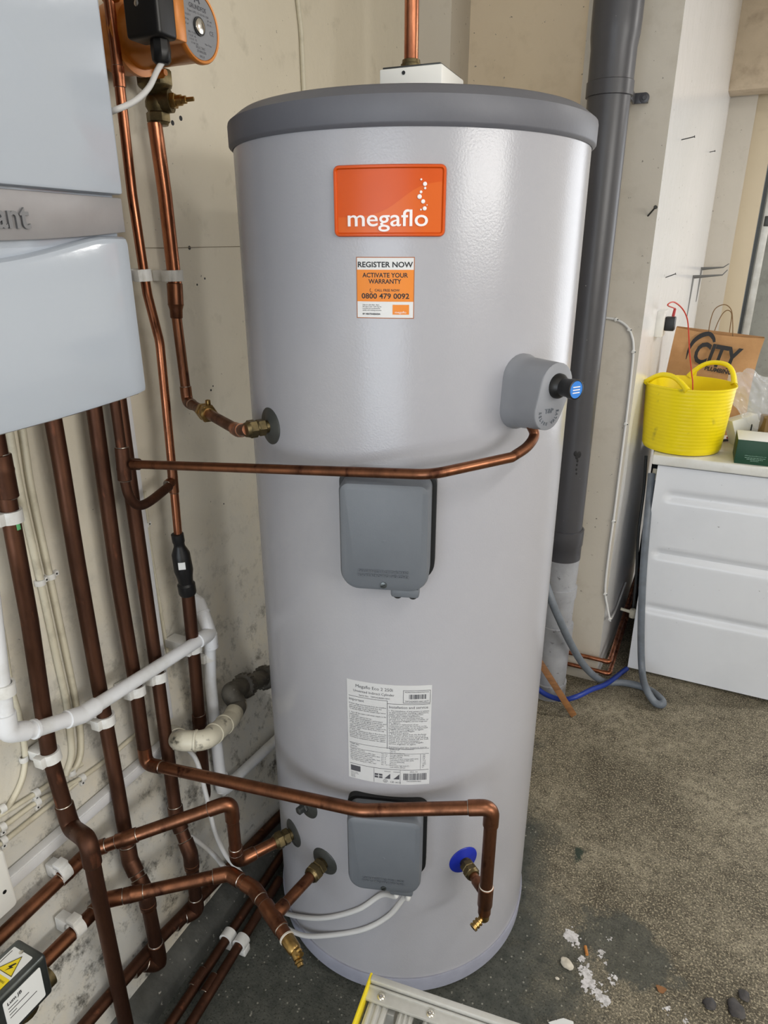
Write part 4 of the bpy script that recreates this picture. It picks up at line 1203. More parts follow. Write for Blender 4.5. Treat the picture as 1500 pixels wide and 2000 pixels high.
b = BM(); lathe(b, q4e - gd * 0.004, gd, [(0, 0.0125), (0.002, 0.0130), (0.026, 0.0120), (0.030, 0.0095)], 20); lathe(b, q4e + gd * 0.020, (gd * 0.6 + Vector((0.3, -0.3, -0.35))).normalized(), [(0, 0.008), (0.018, 0.0078), (0.019, 0.006), (0.021, 0.008), (0.024, 0.008), (0.025, 0.0062), (0.030, 0.006)], 18)
lathe(b, q4e + gd * 0.020, (gd + Vector((0.5, 0, 0.45))).normalized(), [(0, 0.009), (0.014, 0.008), (0.016, 0.005), (0.022, 0.005)], 6)
mk('drain_cock', b, 'brass_bright', pG, label='brass drain cock')
b = BM(); lathe(b, q4e - gd * 0.007, gd, [(0, 0.0140), (0.003, 0.0142), (0.004, 0.0128)], 20); mk('flux_ring', b, 'flux', pG, label='pale flux ring')

# pipes on the floor beside the plinth
fz = 0.030
fa = [Z(326, 2010, fz), Z(450, 1822, fz)]; fb = [Z(366, 2010, fz), Z(478, 1828, fz)]
for i, (q, lab) in enumerate(((fa, 'floor copper pipe nearest the plinth'), (fb, 'floor copper pipe further from the plinth'))):
    d_ = (q[1] - q[0]).normalized(); st = q[0] - d_ * 0.25; en = q[1] + d_ * (0.16 if i else 0.30)
    b = BM(); tube(b, [st, en], 0.0108, 18)
    o = mk('copper_pipe', b, 'copper_old', label=('dark ' + lab + ', running under the cylinder side'), cat='pipe')
    sleeve(o, (Z(388, 1912, fz) if i == 0 else Z(410, 1924, fz)), d_, 0.040, 0.0108)
cc = along(fa[0], fa[1], 0.96).lerp(along(fb[0], fb[1], 0.93), 0.5)
d_ = (fa[1] - fa[0]).normalized(); s_ = Vector((d_.y, -d_.x, 0))
for s, lab in ((-1, 'white clip on the floor pipe nearest the plinth'), (1, 'white clip on the outer floor pipe')):
    c_ = along(fa[0], fa[1], 0.96) if s == -1 else along(fb[0], fb[1], 0.93)
    b = BM(); box(b, Vector((c_.x, c_.y, 0.010)), (0.030, 0.022, 0.019), basis(s_, (0, 0, 1)) @ Matrix.Rotation(math.pi / 2, 3, 'X'), 0.002)
    pcx = mk('pipe_clip', b, 'clip', label=lab, cat='pipe clip', group='floor pipe clips')
    b = BM(); lathe(b, c_ - d_ * 0.011, d_, [(0, 0.0112), (0, 0.0160), (0.022, 0.0160), (0.022, 0.0112)], 22, cap=False); mk('clip_band', b, 'clip', pcx)
#---PART4---

b = BM(); gq = X(29, 1024, WP) + Vector((0.0120, -0.004, 0)); box(b, gq, (0.004, 0.007, 0.012), None, 0.001); mk('crayon_mark', b, 'green_mark', p1, label='green crayon mark')
def onw(px, py, gap=0.0):
    """point of the wall surface (plus a gap) seen at a pixel"""
    x = -1.0 + gap
    for _ in range(14): x = wall_x(X(px, py, x).z) + gap
    return X(px, py, x)


# ================================================================== CLIPS ON THE WALL PIPES
def pipe_clip_at(path, py, r, label, group='white clips on the thick wall pipes'):
    """put a clip on a pipe path at the photo row py"""
    for a, c in zip(path[:-1], path[1:]):
        lo, hi = 0.0, 1.0
        def row(P): return 1000 - F * ((P - EYEV).dot(Vector((-_sa * _sp, _ca * _sp, _cp)))) / ((P - EYEV).dot(Vector((-_sa * _cp, _ca * _cp, -_sp))))
        if min(row(a), row(c)) - 1 <= py <= max(row(a), row(c)) + 1:
            t = (py - row(a)) / (row(c) - row(a)); return clip(a.lerp(c, t), c - a, r, label, group)


pipe_clip_at(pa, 537, 0.0084, 'white clip on the thin copper riser, against the boiler side', 'white clips on the two risers')
pipe_clip_at(pB, 537, rB, 'white clip on the thick pump pipe just above its reducer', 'white clips on the two risers')
pipe_clip_at(P1, 1006, rP, 'white clip high on the leftmost copper pipe, beside a green mark')
pipe_clip_at(P1, 1475, rP, 'white clip low on the leftmost copper pipe, under the white waste pipe')
pipe_clip_at(P2, 1402, rP, 'white clip on the second copper pipe, under the white waste pipe')
pipe_clip_at(P3, 1347, rP, 'white clip on the third copper pipe, under the white waste pipe')
pipe_clip_at(P4, 1322, rP, 'white clip on the copper pipe beside the trunking, under the waste pipe')
pipe_clip_at(pl, 1262, 0.0138, 'white clip half hidden by the end of the white waste pipe')
clip(X(122, 1703, xh1), h1b - h1a, 0.0122, 'white clip on the upper pipe running low along the wall')
clip(X(148, 1812, xh2), h2b - h2a, 0.0128, 'white clip on the lower pipe running low along the wall')

# ================================================================== WHITE WASTE PIPE
xw = -0.920
w = [X(0, 1318, xw), X(14, 1432, xw), X(72, 1424, xw), X(160, 1396, xw), X(404, 1241, xw)]
w[0] = w[0] + (w[0] - w[1]).normalized() * 0.15
wr = 0.0134
b = BM(); tube(b, fillet(w, [0.018, 0.05, 0.06], 8), wr, 22)
waste = mk('waste_pipe', b, 'white_plastic', label='white plastic waste pipe sloping across the four thick copper pipes', cat='pipe')
mk('elbow', elbow_mesh(w[0], w[1], w[2], wr, k=1.22, ring=False), 'white_plastic', waste)
mk('bend', elbow_mesh(w[2], w[3], w[4], wr, leg=3.0, k=1.2, ring=False), 'white_plastic', waste)
b = BM(); lathe(b, w[1].lerp(w[2], 0.85), (w[3] - w[2]), [(0, wr * 1.05), (0.001, wr * 1.25), (0.006, wr * 1.25), (0.008, wr * 1.1)], 22); mk('socket_rim', b, 'white_plastic', waste)
we = w[-1]; wd = (we - w[3]).normalized()
wt = we + wd * 0.010
xv = xw - 0.016
top_ = X(402, 1200, xv - 0.02)
b = BM(); lathe(b, we - wd * 0.030, wd, [(0, wr * 1.05), (0.001, wr * 1.22), (0.040, wr * 1.22), (0.048, wr * 0.9), (0.050, 0.004)], 22)
lathe(b, wt + Vector((0, 0, -0.036)), (0, 0, 1), [(0, wr * 1.05), (0.001, wr * 1.2), (0.034, wr * 1.22), (0.036, wr * 1.2)], 22)
tube(b, fillet([wt, wt + Vector((-0.012, 0.01, 0.018)), X(404, 1198, -0.97)], [0.01], 5), [wr * 1.18] * 8, 22) if False else tube(b, [wt, wt + Vector((-0.014, 0.008, 0.022)), wt + Vector((-0.042, 0.022, 0.058)), wt + Vector((-0.060, 0.026, 0.060))], wr * 1.12, 22)
lathe(b, wt + Vector((-0.026, 0.014, 0.037)), Vector((-0.028, 0.014, 0.036)).normalized(), [(0, wr * 1.1), (0.0005, wr * 1.27), (0.004, wr * 1.27), (0.005, wr * 1.1)], 22)
mk('corner_tee', b, 'white_plastic', waste)
v0_, v1_ = wt, onw(434, 1545, 0.024)
b = BM(); tube(b, [v0_, onw(411, 1330, 0.045), onw(423, 1450, 0.032), v1_], wr, 22); mk('down_pipe', b, 'white_plastic', waste)
vh = onw(560, 1425, 0.024)
b = BM(); tube(b, [v1_, vh], wr * 0.95, 22); mk('lower_pipe', b, 'white_plastic', waste)
mk('elbow', elbow_mesh(v0_, v1_, vh, wr, k=1.2, ring=False), 'white_plastic', waste)
clip(X(406, 1280, xv), v1_ - v0_, wr, 'white clip near the top of the upright white waste pipe', 'white clips on the waste pipe')
clip(X(6, 1345, xw), w[1] - w[0], wr, 'white clip on the waste pipe at the left edge of the photo', 'white clips on the waste pipe')

# dirty trap pipe out of the wall, with compression fittings
tr = 0.0212
t = [onw(334, 1432, -0.02), X(352, 1447, -0.885), X(402, 1447, -0.838), X(450, 1405, -0.868), X(466, 1376, -0.885), X(446, 1352, -0.905), X(520, 1322, -0.925)]
b = BM(); tube(b, fillet(t[:4] + [t[4], ], [0.03, 0.045, 0.03], 8), tr, 26)
trap = mk('trap_pipe', b, 'dirty_white', label='grubby white trap pipe bulging from the wall between copper pipe and cylinder', cat='pipe')
for k_ in ((t[0].lerp(t[1], 0.75), t[1] - t[0]), (t[1].lerp(t[2], 0.55), t[2] - t[1]), (t[2].lerp(t[3], 0.30), t[3] - t[2]), (t[2].lerp(t[3], 0.72), t[3] - t[2])):
    b = BM(); lathe(b, k_[0], k_[1], [(0, tr), (0.001, tr * 1.09), (0.005, tr * 1.09), (0.006, tr)], 26); mk('socket_rim', b, 'dirty_white', trap)
b = BM(); tube(b, fillet([t[3].lerp(t[4], 0.5), t[4], t[5], t[6]], [0.02, 0.03], 8), tr * 1.02, 26); mk('grimy_bend', b, 'grimy', trap)
for q, nm in ((t[5].lerp(t[6], 0.40), 'first'), (t[5].lerp(t[6], 0.95), 'second')):
    b = BM(); d_ = (t[6] - t[5]).normalized(); lathe(b, q - d_ * 0.012, d_, [(0, tr * 1.1), (0.002, tr * 1.34), (0.004, tr * 1.4), (0.022, tr * 1.4), (0.026, tr * 1.2)], 26)
    u, v = frame_of(d_)
    for k in range(18):
        a = k * math.pi / 9; box(b, q + (u * math.cos(a) + v * math.sin(a)) * tr * 1.42 + d_ * 0.001, (0.004, 0.003, 0.020), basis((u * -math.sin(a) + v * math.cos(a)), d_) @ Matrix.Rotation(math.pi / 2, 3, 'X'), 0)
    mk('compression_nut', b, 'grimy', trap, label='ribbed grey compression nut')
# dim pipes behind the cylinder
b = BM(); tube(b, [X(462, 1496, -0.94), X(580, 1385, -0.94)], 0.017, 20); lathe(b, X(462, 1496, -0.94), X(462, 1496, -0.94) - X(580, 1385, -0.94), [(0, 0.019), (0.006, 0.019), (0.007, 0.008), (0.012, 0.006)], 20)
mk('capped_pipe', b, 'grimy', label='grimy capped pipe end on the wall behind the cylinder', cat='pipe')
b = BM(); tube(b, [X(455, 1588, -0.93), X(590, 1455, -0.93)], 0.0135, 18)
mk('copper_pipe', b, 'copper_old', label='dark copper pipe low on the wall, just below the white pipe behind the cylinder', cat='pipe')

# ================================================================== TRUNKING AND CABLES
ya, yb = X(268, 1000, -0.978).y, X(283, 1000, -0.978).y
zt_ = 1.9; zb_ = X(340, 1436, -0.978).z
b = BM(); box(b, (-0.987, (ya + yb) / 2, (zt_ + zb_) / 2), (0.024, yb - ya, zt_ - zb_), None, 0.0015)
tag(mk('cable_trunking', b, 'trunk', label='white upright cable trunking beside the rightmost thick copper pipe'), cat='trunking')
b = BM(); A1, A2 = onw(21, 1716, 0.010), onw(276, 1494, 0.010)
A2 = A1 + (A2 - A1) * 1.30; A1 = A1 - (A2 - A1) * 0.25
dT = (A2 - A1).normalized(); box(b, (A1 + A2) / 2, ((A2 - A1).length, 0.026, 0.018), basis(dT, (0, 0, 1)), 0.0015)
box(b, (A1 + A2) / 2 + Vector((0.009, 0, 0)), ((A2 - A1).length, 0.020, 0.003), basis(dT, (0, 0, 1)), 0.001)
tag(mk('cable_trunking', b, 'trunk', label='white level cable trunking running low along the wall behind the copper pipes'), cat='trunking')


def cable(pix, label, r=0.0048, gap=0.006, m='cable_painted', per=6, name='cable', pts=None, cat='cable'):
    P = pts or [onw(x, y, gap) for x, y in pix]
    b = BM(); tube(b, smooth_path(P, per), r, 10); return mk(name, b, m, label=label, cat=cat), P


def saddle(px, py, label, r=0.0052, gap=0.006, d=(0, 0, 1), group='little clips on the painted cables'):
    p = onw(px, py, gap); d = Vector(d).normalized(); b = BM()
    lathe(b, p - d * 0.005, d, [(0, r), (0, r * 1.45), (0.010, r * 1.45), (0.010, r)], 14, cap=False)
    s = d.cross(Vector((1, 0, 0))).normalized(); box(b, p + s * r * 1.9 + Vector((-0.002, 0, 0)), (0.009, 0.010, 0.009), None, 0.001)
    c = mk('cable_clip', b, 'clip', label=label, cat='cable clip', group=group)
    b = BM(); lathe(b, p + s * r * 1.9 + Vector((0.002, 0, 0)), (1, 0, 0), [(0, 0.0018), (0.0012, 0.0018)], 10); mk('nail_head', b, 'steel_dark', c)


cable([(10, 790), (20, 850), (42, 970), (78, 1130), (112, 1290), (130, 1372), (137, 1430), (140, 1475), (128, 1515)], 'left one of two cream painted cables running down under the boiler', r=0.0062)
cable([(36, 790), (48, 870), (62, 960), (96, 1120), (126, 1262), (148, 1370), (157, 1430), (156, 1478), (140, 1512)], 'right one of two cream painted cables running down under the boiler', r=0.0062)
cable([(-14, 1170), (4, 1235), (20, 1335), (38, 1400), (49, 1468), (44, 1520), (20, 1570), (4, 1586)], 'cream painted cable curving down beside the white waste elbow', r=0.0052)
cable([(-20, 1604), (8, 1588), (66, 1552), (104, 1527), (160, 1492)], 'upper one of three level cream painted cables low on the wall', r=0.0046)
cable([(-20, 1632), (10, 1612), (70, 1568), (110, 1546), (156, 1521), (208, 1484), (252, 1446), (285, 1420)], 'middle one of three level cream painted cables low on the wall', r=0.0046)
cable([(-20, 1662), (12, 1640), (60, 1602), (112, 1560), (150, 1528)], 'lower one of three level cream painted cables low on the wall', r=0.0046)
dh = (onw(110, 1546) - onw(10, 1612)).normalized()
saddle(78, 1137, 'clip on the left painted cable under the boiler', 0.0062); saddle(98, 1125, 'clip on the right painted cable under the boiler', 0.0062)
saddle(46, 1482, 'clip on the painted cable below the waste elbow')
saddle(140, 1508, 'clip where the right painted cable ends beside the leftmost copper pipe')
saddle(70, 1549, 'clip on the upper level cable, mid length', d=dh); saddle(72, 1567, 'clip on the middle level cable, mid length', d=dh)
saddle(160, 1520, 'clip on the middle level cable, right of the leftmost copper pipe', d=dh)
saddle(4, 1580, 'clip on the upper level cable at the photo edge', d=dh); saddle(4, 1616, 'clip on the middle level cable at the photo edge', d=dh); saddle(6, 1642, 'clip on the lower level cable at the photo edge', d=dh)
b = BM(); cc_ = [X(577, -40, -0.995), X(588, 60, -0.995), X(596, 240, -0.995)]; tube(b, cc_, 0.006, 10); mk('cable', b, 'cable_painted', label='cream painted cable upright on the wall above the cylinder lid', cat='cable')
b = BM(); tube(b, [X(282, 960, -0.996), X(292, 1060, -0.996), X(330, 1290, -0.996)], 0.0035, 8); mk('cable', b, 'cable_painted', label='thin painted cable right beside the white upright trunking', cat='cable')
saddle(286, 1025, 'clip on the thin cable beside the trunking', 0.0035, 0.004)
# flexes from the wall to the lower immersion heater
mpL, hL = ISO['low']
g_a, g_b = mpL(0.020, -hL - 0.012, 0.034), mpL(0.044, -hL - 0.012, 0.034)
b = BM(); tube(b, smooth_path([onw(332, 1452, 0.0), onw(352, 1454, 0.02), X(382, 1482, -0.90), X(402, 1550, -0.87), X(418, 1618, -0.85), X(440, 1668, -0.80), X(470, 1705, -0.76), TK(510, 1768, 0.335), TK(545, 1803, 0.322), TK(590, 1826, 0.306), TK(640, 1827, 0.297), TK(710, 1815, 0.295), TK(760, 1788, 0.297), TK(790, 1752, 0.310), g_b + Vector((0, 0, -0.016)), g_b], 8), 0.0052, 12)
mk('cable', b, 'cable_white', label='white flex looping lower from the wall to the right gland of the lower cover', cat='cable')
b = BM(); tube(b, smooth_path([X(372, 1632, -0.905), X(392, 1648, -0.88), X(420, 1672, -0.84), X(448, 1704, -0.78), TK(500, 1745, 0.350), TK(545, 1778, 0.310), TK(590, 1791, 0.297), TK(640, 1792, 0.295), TK(700, 1776, 0.295), TK(745, 1748, 0.300), g_a + Vector((0, 0, -0.014)), g_a], 8), 0.0052, 12)
mk('cable', b, 'cable_white', label='white flex looping higher from the wall to the left gland of the lower cover', cat='cable')

# ================================================================== BOILER
bx, by1, by0, bz0 = -0.660, 0.672, 0.232, 1.3105
zb1 = X(238, 383, bx).z; zb2 = X(250, 455, bx).z; bz1 = 2.05
boiler = empty('boiler', (-0.83, (by0 + by1) / 2, bz0), 'white wall-hung boiler with a silver band across its front', 'boiler')
fm = flatmap((bx, (by0 + by1) / 2, bz0), (0, 1, 0), (0, 0, 1))
hw = (by1 - by0) / 2
b = BM(); box(b, (-0.832, (by0 + by1) / 2, (bz0 + 0.012 + bz1) / 2), (0.316, by1 - by0 - 0.006, bz1 - bz0 - 0.014), None, 0.003); mk('casing', b, 'boiler', boiler, label='white boiler casing')
b = BM(); prism(b, rrect(-hw, hw, zb1 - bz0 + 0.0012, bz1 - bz0, 0.004, 4), fm, -0.03, 0.0, bev=0.004); mk('upper_panel', b, 'boiler', boiler, label='plain white upper front panel')
# lower panel: top edge dips in the middle, bottom edge bows down
b = BM(); cols = []; NB = 32
for i in range(NB + 1):
    s = -1 + 2 * i / NB; u = hw * s; e_ = 0.004 if i in (0, NB) else 0.0
    tv = (zb2 - bz0 - 0.004) - 0.026 * max(0, 1 - (s / 0.84) ** 2) ** 1.5; bv = -0.0085 * (1 - s * s)
    cols.append([b.verts.new(fm(u, v, w - e_)) for v, w in ((bv, -0.05), (bv, -0.005), (bv + 0.0018, -0.0015), (bv + 0.006, 0.0), (bv * 0.6 + tv * 0.4, 0.0), (tv - 0.009, 0.0), (tv - 0.003, -0.002), (tv, -0.007), (tv, -0.05))])
for p, q in zip(cols[:-1], cols[1:]):
    for k in range(9): b.faces.new((p[k], p[(k + 1) % 9], q[(k + 1) % 9], q[k]))
b.faces.new(cols[0][::-1]); b.faces.new(cols[-1])
mk('lower_panel', b, 'boiler', boiler, label='white lower flap with a dipped top edge')
b = BM(); prism(b, [(-hw + 0.002, zb2 - bz0 - 0.05), (hw - 0.004, zb2 - bz0 - 0.05), (hw - 0.002, zb1 - bz0 - 0.002), (-hw + 0.002, zb1 - bz0 - 0.002)], fm, -0.03, -0.016); mk('band_recess', b, 'letter_silver', boiler)
lowb = []
for i in range(25):
    s = -1 + 2 * i / 24; lowb.append((hw * s * 0.995, (zb2 - bz0 + 0.001) - 0.012 * (1 - s * s)))
b = BM(); prism(b, lowb + [(hw * 0.99, zb1 - bz0 - 0.002), (-hw * 0.995, zb1 - bz0 - 0.002)], fm, -0.02, -0.003, bev=0.0015)
band = mk('silver_band', b, 'boiler_band', boiler, label='satin silver band')
b = BM(); p_ = X(62, 446, bx); ur = p_.y - (by0 + by1) / 2
text(b, 'Vaillant', 0.034, fm, w=-0.003, thick=0.003, bold=0.0006, width=0.094, off=(ur - 0.094, p_.z - bz0)); mk('lettering', b, 'letter_silver', band, label='raised silver lettering')

# ================================================================== ELECTRICAL BOXES LOW ON THE LEFT
# white plastic box at the photo edge
wb = onw(16, 1722, 0.055); wm = flatmap((wb.x - 0.0, wb.y, wb.z), (0, 1, 0.0), (0, 0, 1))
P_ = lambda x, y: X(x, y, wb.x)
c0, c1_ = P_(27, 1690), P_(12, 1796)
b = BM(); prism(b, rrect(-0.075, P_(28, 1735).y - wb.y, P_(14, 1785).z - wb.z, P_(10, 1655).z - wb.z, 0.008, 5), wm, -0.05, 0.0, bev=0.004)
wbx = mk('junction_box', b, 'socket', label='white plastic box at the left edge, above the lower wall pipe', cat='electrical box')
b = BM(); q_ = P_(9, 1742); lathe(b, Vector((wb.x - 0.001, q_.y, q_.z)), (1, 0, 0), [(0, 0.0035), (0.0015, 0.0035)], 14); mk('screw_hole', b, 'black', wbx)
# grey metal actuator box with stickers
gx = -0.800
corner = X(84, 1868, gx); low_ = X(98, 1905, gx)
hd = (h2b - h2a).normalized()
gc = X(52, 1905, gx)
R_ = basis(hd, (0, 0, 1))
n_ = R_.col[2]
bl = lambda px, py, w=0.0: (lambda P: ((P - gc).dot(R_.col[0]), (P - gc).dot(R_.col[1])))(PL(px, py, gc + n_ * w, n_))
gm = lambda u, v, w: gc + R_ @ Vector((u, v, w))
ue = bl(92, 1872)[0]; vt_ = bl(84, 1868)[1]; vb2 = bl(60, 1985)[1]
b = BM(); box(b, gm((ue - 0.13) / 2, (vt_ + vb2) / 2, -0.032), (ue + 0.13, vt_ - vb2, 0.064), R_, 0.006, seg=3)
act = mk('valve_actuator', b, 'steel', label='grey metal valve actuator with warning stickers, at the lower left corner', cat='electrical box')
b = BM(); lathe(b, gm(ue - 0.035, vb2 - 0.008, -0.036), R_.col[1] * -1, [(-0.02, 0.026), (0.012, 0.026), (0.018, 0.02)], 20); tube(b, [gm(ue - 0.10, vb2 - 0.008, -0.036), gm(ue + 0.020, vb2 - 0.008, -0.036)], 0.018, 18); mk('valve_body', b, 'brass', act)
tm = lambda u, v, w: gm(u, vt_ + w, -v)           # top face of the box: v runs away from the front
b = BM(); prism(b, rrect(ue - 0.082, ue - 0.014, 0.012, 0.054, 0.002, 3), tm, -0.001, 0.0006); st1 = mk('warning_sticker', b, 'card_white', act, label='white and yellow warning sticker')
b = BM(); tri = [(ue - 0.020, 0.028), (ue - 0.050, 0.046), (ue - 0.050, 0.014)]; prism(b, tri, tm, 0, 0.0009); prism(b, rrect(ue - 0.082, ue - 0.054, 0.012, 0.050, 0.001, 2), tm, 0, 0.0008, mi=0)
cxx = sum(p[0] for p in tri) / 3; cyy = sum(p[1] for p in tri) / 3
sweep_ring(b, tri, tm, [(0, 0.0008), (0, 0.0013), (0.0016, 0.0013), (0.0016, 0.0008)], mi=1)
zig = [(0.0015, 0.010), (-0.004, -0.001), (0.0, -0.001), (-0.003, -0.009), (0.005, 0.002), (0.001, 0.002), (0.0045, 0.010)]
prism(b, [(cxx + c * 0.8, cyy - a * 0.9) for a, c in zig], tm, 0.0008, 0.0013, mi=1)
for i, (s_w, wd) in enumerate((('DISCONNECT MAINS', 0.031), ('SUPPLY BEFORE', 0.026), ('REMOVING COVER', 0.027))):
    text(b, s_w, 0.0050, lambda u, v, w: tm(ue - 0.0625 - 0.0072 * i + v, 0.047 - u, w), w=0.0010, width=wd, mi=1)
box(b, tm(ue - 0.050, 0.0505, 0.0008), (0.060, 0.0007, 0.0006), basis(R_.col[0], R_.col[2] * -1), 0, mi=1)
mk('hazard_triangle', b, ['warning_yellow', 'ink'], st1, label='yellow lightning hazard triangle')
b = BM(); prism(b, rrect(ue - 0.078, ue - 0.014, vb2 + 0.010, vt_ - 0.012, 0.003, 3), gm, -0.001, 0.0006); st2 = mk('maker_sticker', b, 'card_white', act, label='white sticker with small print')
b = BM(); text(b, 'Lum JB', 0.009, gm, w=0.001, off=(ue - 0.072, vt_ - 0.024), width=0.024, bold=0.0002)
for i, (n0_, n1_) in enumerate(((0.000, 0.016), (0.000, 0.034), (0.000, 0.012), (0.000, 0.046))):
    patch(b, gm, ue - 0.072 + n0_, ue - 0.072 + n1_, vt_ - 0.0315 - 0.0062 * i, vt_ - 0.0303 - 0.0062 * i, 0.0006, 0.0009, nu=1)
mk('printing', b, 'ink', st2)
b = BM(); lathe(b, tm(ue - 0.016, 0.036, -0.001), R_.col[1], [(0, 0.004), (0.0018, 0.0036), (0.0022, 0.002)], 16); mk('box_screw', b, 'chrome', act)

# ================================================================== ON TOP OF THE CYLINDER
bt = 1.686
jb = Z(803, 150, bt + 0.0)
rotb = Matrix.Rotation(YAW + math.radians(-22), 3, 'Z')
near = TK(793, 140, 0.12); cz = 0.0195
ctr = Vector((near.x, near.y, 0)) + rotb @ Vector((0.0475, 0.055, 0)) + Vector((-0.035, -0.016, 0)) ; ctr.z = bt + 0.0215
b = BM(); box(b, ctr, (0.095, 0.110, 0.040), rotb, 0.002); topb = mk('junction_box', b, 'socket', label='square white box with a dark lid seam, lying on the grey cylinder lid', cat='electrical box')
b = BM(); box(b, ctr + Vector((0, 0, 0.0212)), (0.088, 0.103, 0.003), rotb, 0.0008); mk('lid_seam', b, 'steel_dark', topb)
b = BM(); lathe(b, ctr + rotb @ Vector((-0.010, -0.0552, 0.013)), rotb @ Vector((0, -1, 0)), [(0, 0.0026), (0.0008, 0.0026)], 12); mk('lid_screw', b, 'black', topb)
tp = TK(803, 120, 0.02); tpx = Vector((tp.x, tp.y, 0))
P0 = PL(803, 112, tpx, Vector((_sa, -_ca, 0)))
tpz = P0.z
b = BM(); tube(b, [Vector((tp.x, tp.y, tpz - 0.012)), Vector((tp.x, tp.y, CEIL))], 0.0112, 22)
tpipe = mk('copper_pipe', b, 'copper', label='bright copper pipe rising from the white box on the cylinder lid', cat='pipe')
b = BM(); lathe(b, Vector((tp.x, tp.y, tpz - 0.014)), (0, 0, 1), [(0, 0.0165), (0.004, 0.0165), (0.005, 0.0145), (0.010, 0.0140), (0.011, 0.0115)], 26); mk('collar', b, 'brass', tpipe)
#---PART5---
# ================================================================== SOIL PIPE
sx_, sy_ = -0.352, 2.115; sr = 0.055
SO = Vector((sx_, sy_, 0))
zs = lambda py: Y(1140, py, sy_ - 0.04).z
b = BM(); lathe(b, SO, (0, 0, 1), [(zs(1060), sr), (zs(150), sr)], 48, cap=False)
soil = mk('soil_pipe', b, 'soil', label='fat grey soil pipe standing behind the cylinder, paler towards the floor', cat='pipe')
b = BM(); z1 = zs(189); lathe(b, SO, (0, 0, 1), [(z1, sr * 1.0), (z1 + 0.001, sr * 1.09), (z1 + 0.034, sr * 1.09), (z1 + 0.036, sr * 1.045), (zs(95), sr * 1.045), (zs(70), sr * 1.11), (zs(40), sr * 1.13), (zs(-250), sr * 1.13)], 48, cap=False); mk('upper_socket', b, 'soil', soil)
b = BM(); zb_s = z1 - 0.004
box(b, (sx_ + sr + 0.010, 2.205, zb_s + 0.012), (0.026, 0.004, 0.026), None, 0.001); lathe(b, (sx_ + sr + 0.023, 2.207, zb_s + 0.012), (0, -1, 0), [(0, 0.013), (0.004, 0.013), (0.0045, 0.012)], 20); lathe(b, (sx_ + sr + 0.023, 2.203, zb_s + 0.012), (0, -1, 0), [(0, 0.006), (0.003, 0.005)], 14)
box(b, (sx_ + sr - 0.004, 2.175, zb_s + 0.012), (0.006, 0.075, 0.024), None, 0.001)
box(b, (sx_ + sr + 0.023, 2.230, zb_s + 0.012), (0.012, 0.042, 0.012), None, 0)
mk('wall_bracket', b, 'soil', soil, label='grey bracket screwed to the pillar')
za, zb_, zc_, zd_ = zs(1046), zs(1104), zs(1162), zs(1238)
b = BM(); lathe(b, SO, (0, 0, 1), [(zb_, sr * 1.08), (za - 0.055, sr * 1.08), (za - 0.052, sr * 1.12), (za - 0.012, sr * 1.13), (za, sr * 1.13), (za + 0.002, sr * 1.02)], 48, cap=False); mk('socket', b, 'soil', soil)
b = BM(); lathe(b, SO, (0, 0, 1), [(0.0, sr * 1.10), (0.055, sr * 1.10), (0.058, sr * 1.02), (zd_ - 0.05, sr * 1.04), (zd_ - 0.048, sr * 1.12), (zd_, sr * 1.13), (zd_ + 0.001, sr * 1.0), (zc_ - 0.04, sr * 1.02), (zc_ - 0.038, sr * 1.09), (zc_, sr * 1.10), (zc_ + 0.001, sr * 1.0), (zb_, sr * 1.06)], 48, cap=False); mk('lower_section', b, 'soil_light', soil, label='pale grey lower section with collars')
b = BM(); dq = PL(1127, 888, Vector((sx_ + 0.002, sy_ - sr, 0)), Vector((-_sa, _ca, 0)))
for px, py, r in ((1124, 886, 4), (1131, 888, 5), (1127, 893, 3.5), (1128, 900, 2.5), (1127, 908, 2), (1126, 917, 2), (1126, 925, 1.8)):
    P = None
    d = ray(px, py); oo = EYEV - SO; a_ = d.x ** 2 + d.y ** 2; b_ = 2 * (oo.x * d.x + oo.y * d.y); c_ = oo.x ** 2 + oo.y ** 2 - (sr + 0.0005) ** 2
    dis = b_ * b_ - 4 * a_ * c_
    if dis > 0:
        P = EYEV + d * ((-b_ - math.sqrt(dis)) / (2 * a_)); n = Vector((P.x - sx_, P.y - sy_, 0)).normalized(); bmesh.ops.create_uvsphere(b, u_segments=10, v_segments=6, radius=1, matrix=Matrix.Translation(P) @ basis(Vector((-n.y, n.x, 0)), (0, 0, 1)).to_4x4() @ Matrix.Diagonal((r * 0.0014, r * 0.0022, 0.0006, 1)))
mk('black_drip', b, 'ink', soil, label='dried black drip')

# ================================================================== WHITE MACHINE UNDER A WORKTOP
mx0, my0 = -0.112, 2.378
WT = 0.848
b = BM(); nx, nz = 70, 90; mw, mh = 0.60, 0.795; grid = []
ribs = [(X_, z_) for X_, z_ in ((0.055, 0.705), (0.045, 0.49), (0.04, 0.275))]
for j in range(nz + 1):
    row = []
    for i in range(nx + 1):
        u, v = mw * i / nx, 0.012 + mh * j / nz; dep = 0.0
        for ru, rv in ribs:
            uu = max(0.0, ru - u); rr = math.hypot(uu, (v - rv)) / 0.026
            dep = max(dep, (0.5 + 0.5 * math.cos(math.pi * min(rr, 1))) * 0.012)
        row.append(b.verts.new((mx0 + u, my0 + dep, v)))
    grid.append(row)
for j in range(nz):
    for i in range(nx): b.faces.new((grid[j][i], grid[j][i + 1], grid[j + 1][i + 1], grid[j + 1][i]))
box(b, (mx0 + mw / 2, my0 + 0.30, 0.012 + mh / 2), (mw - 0.001, 0.568, mh), None, 0.004)
machine = mk('freezer', b, 'machine', label='white appliance with three pressed ribs, standing under the tub on the right', cat='appliance')
b = BM()
for x in (0.04, 0.56): lathe(b, (mx0 + x, my0 + 0.05, 0.0), (0, 0, 1), [(0, 0.018), (0.014, 0.018)], 14)
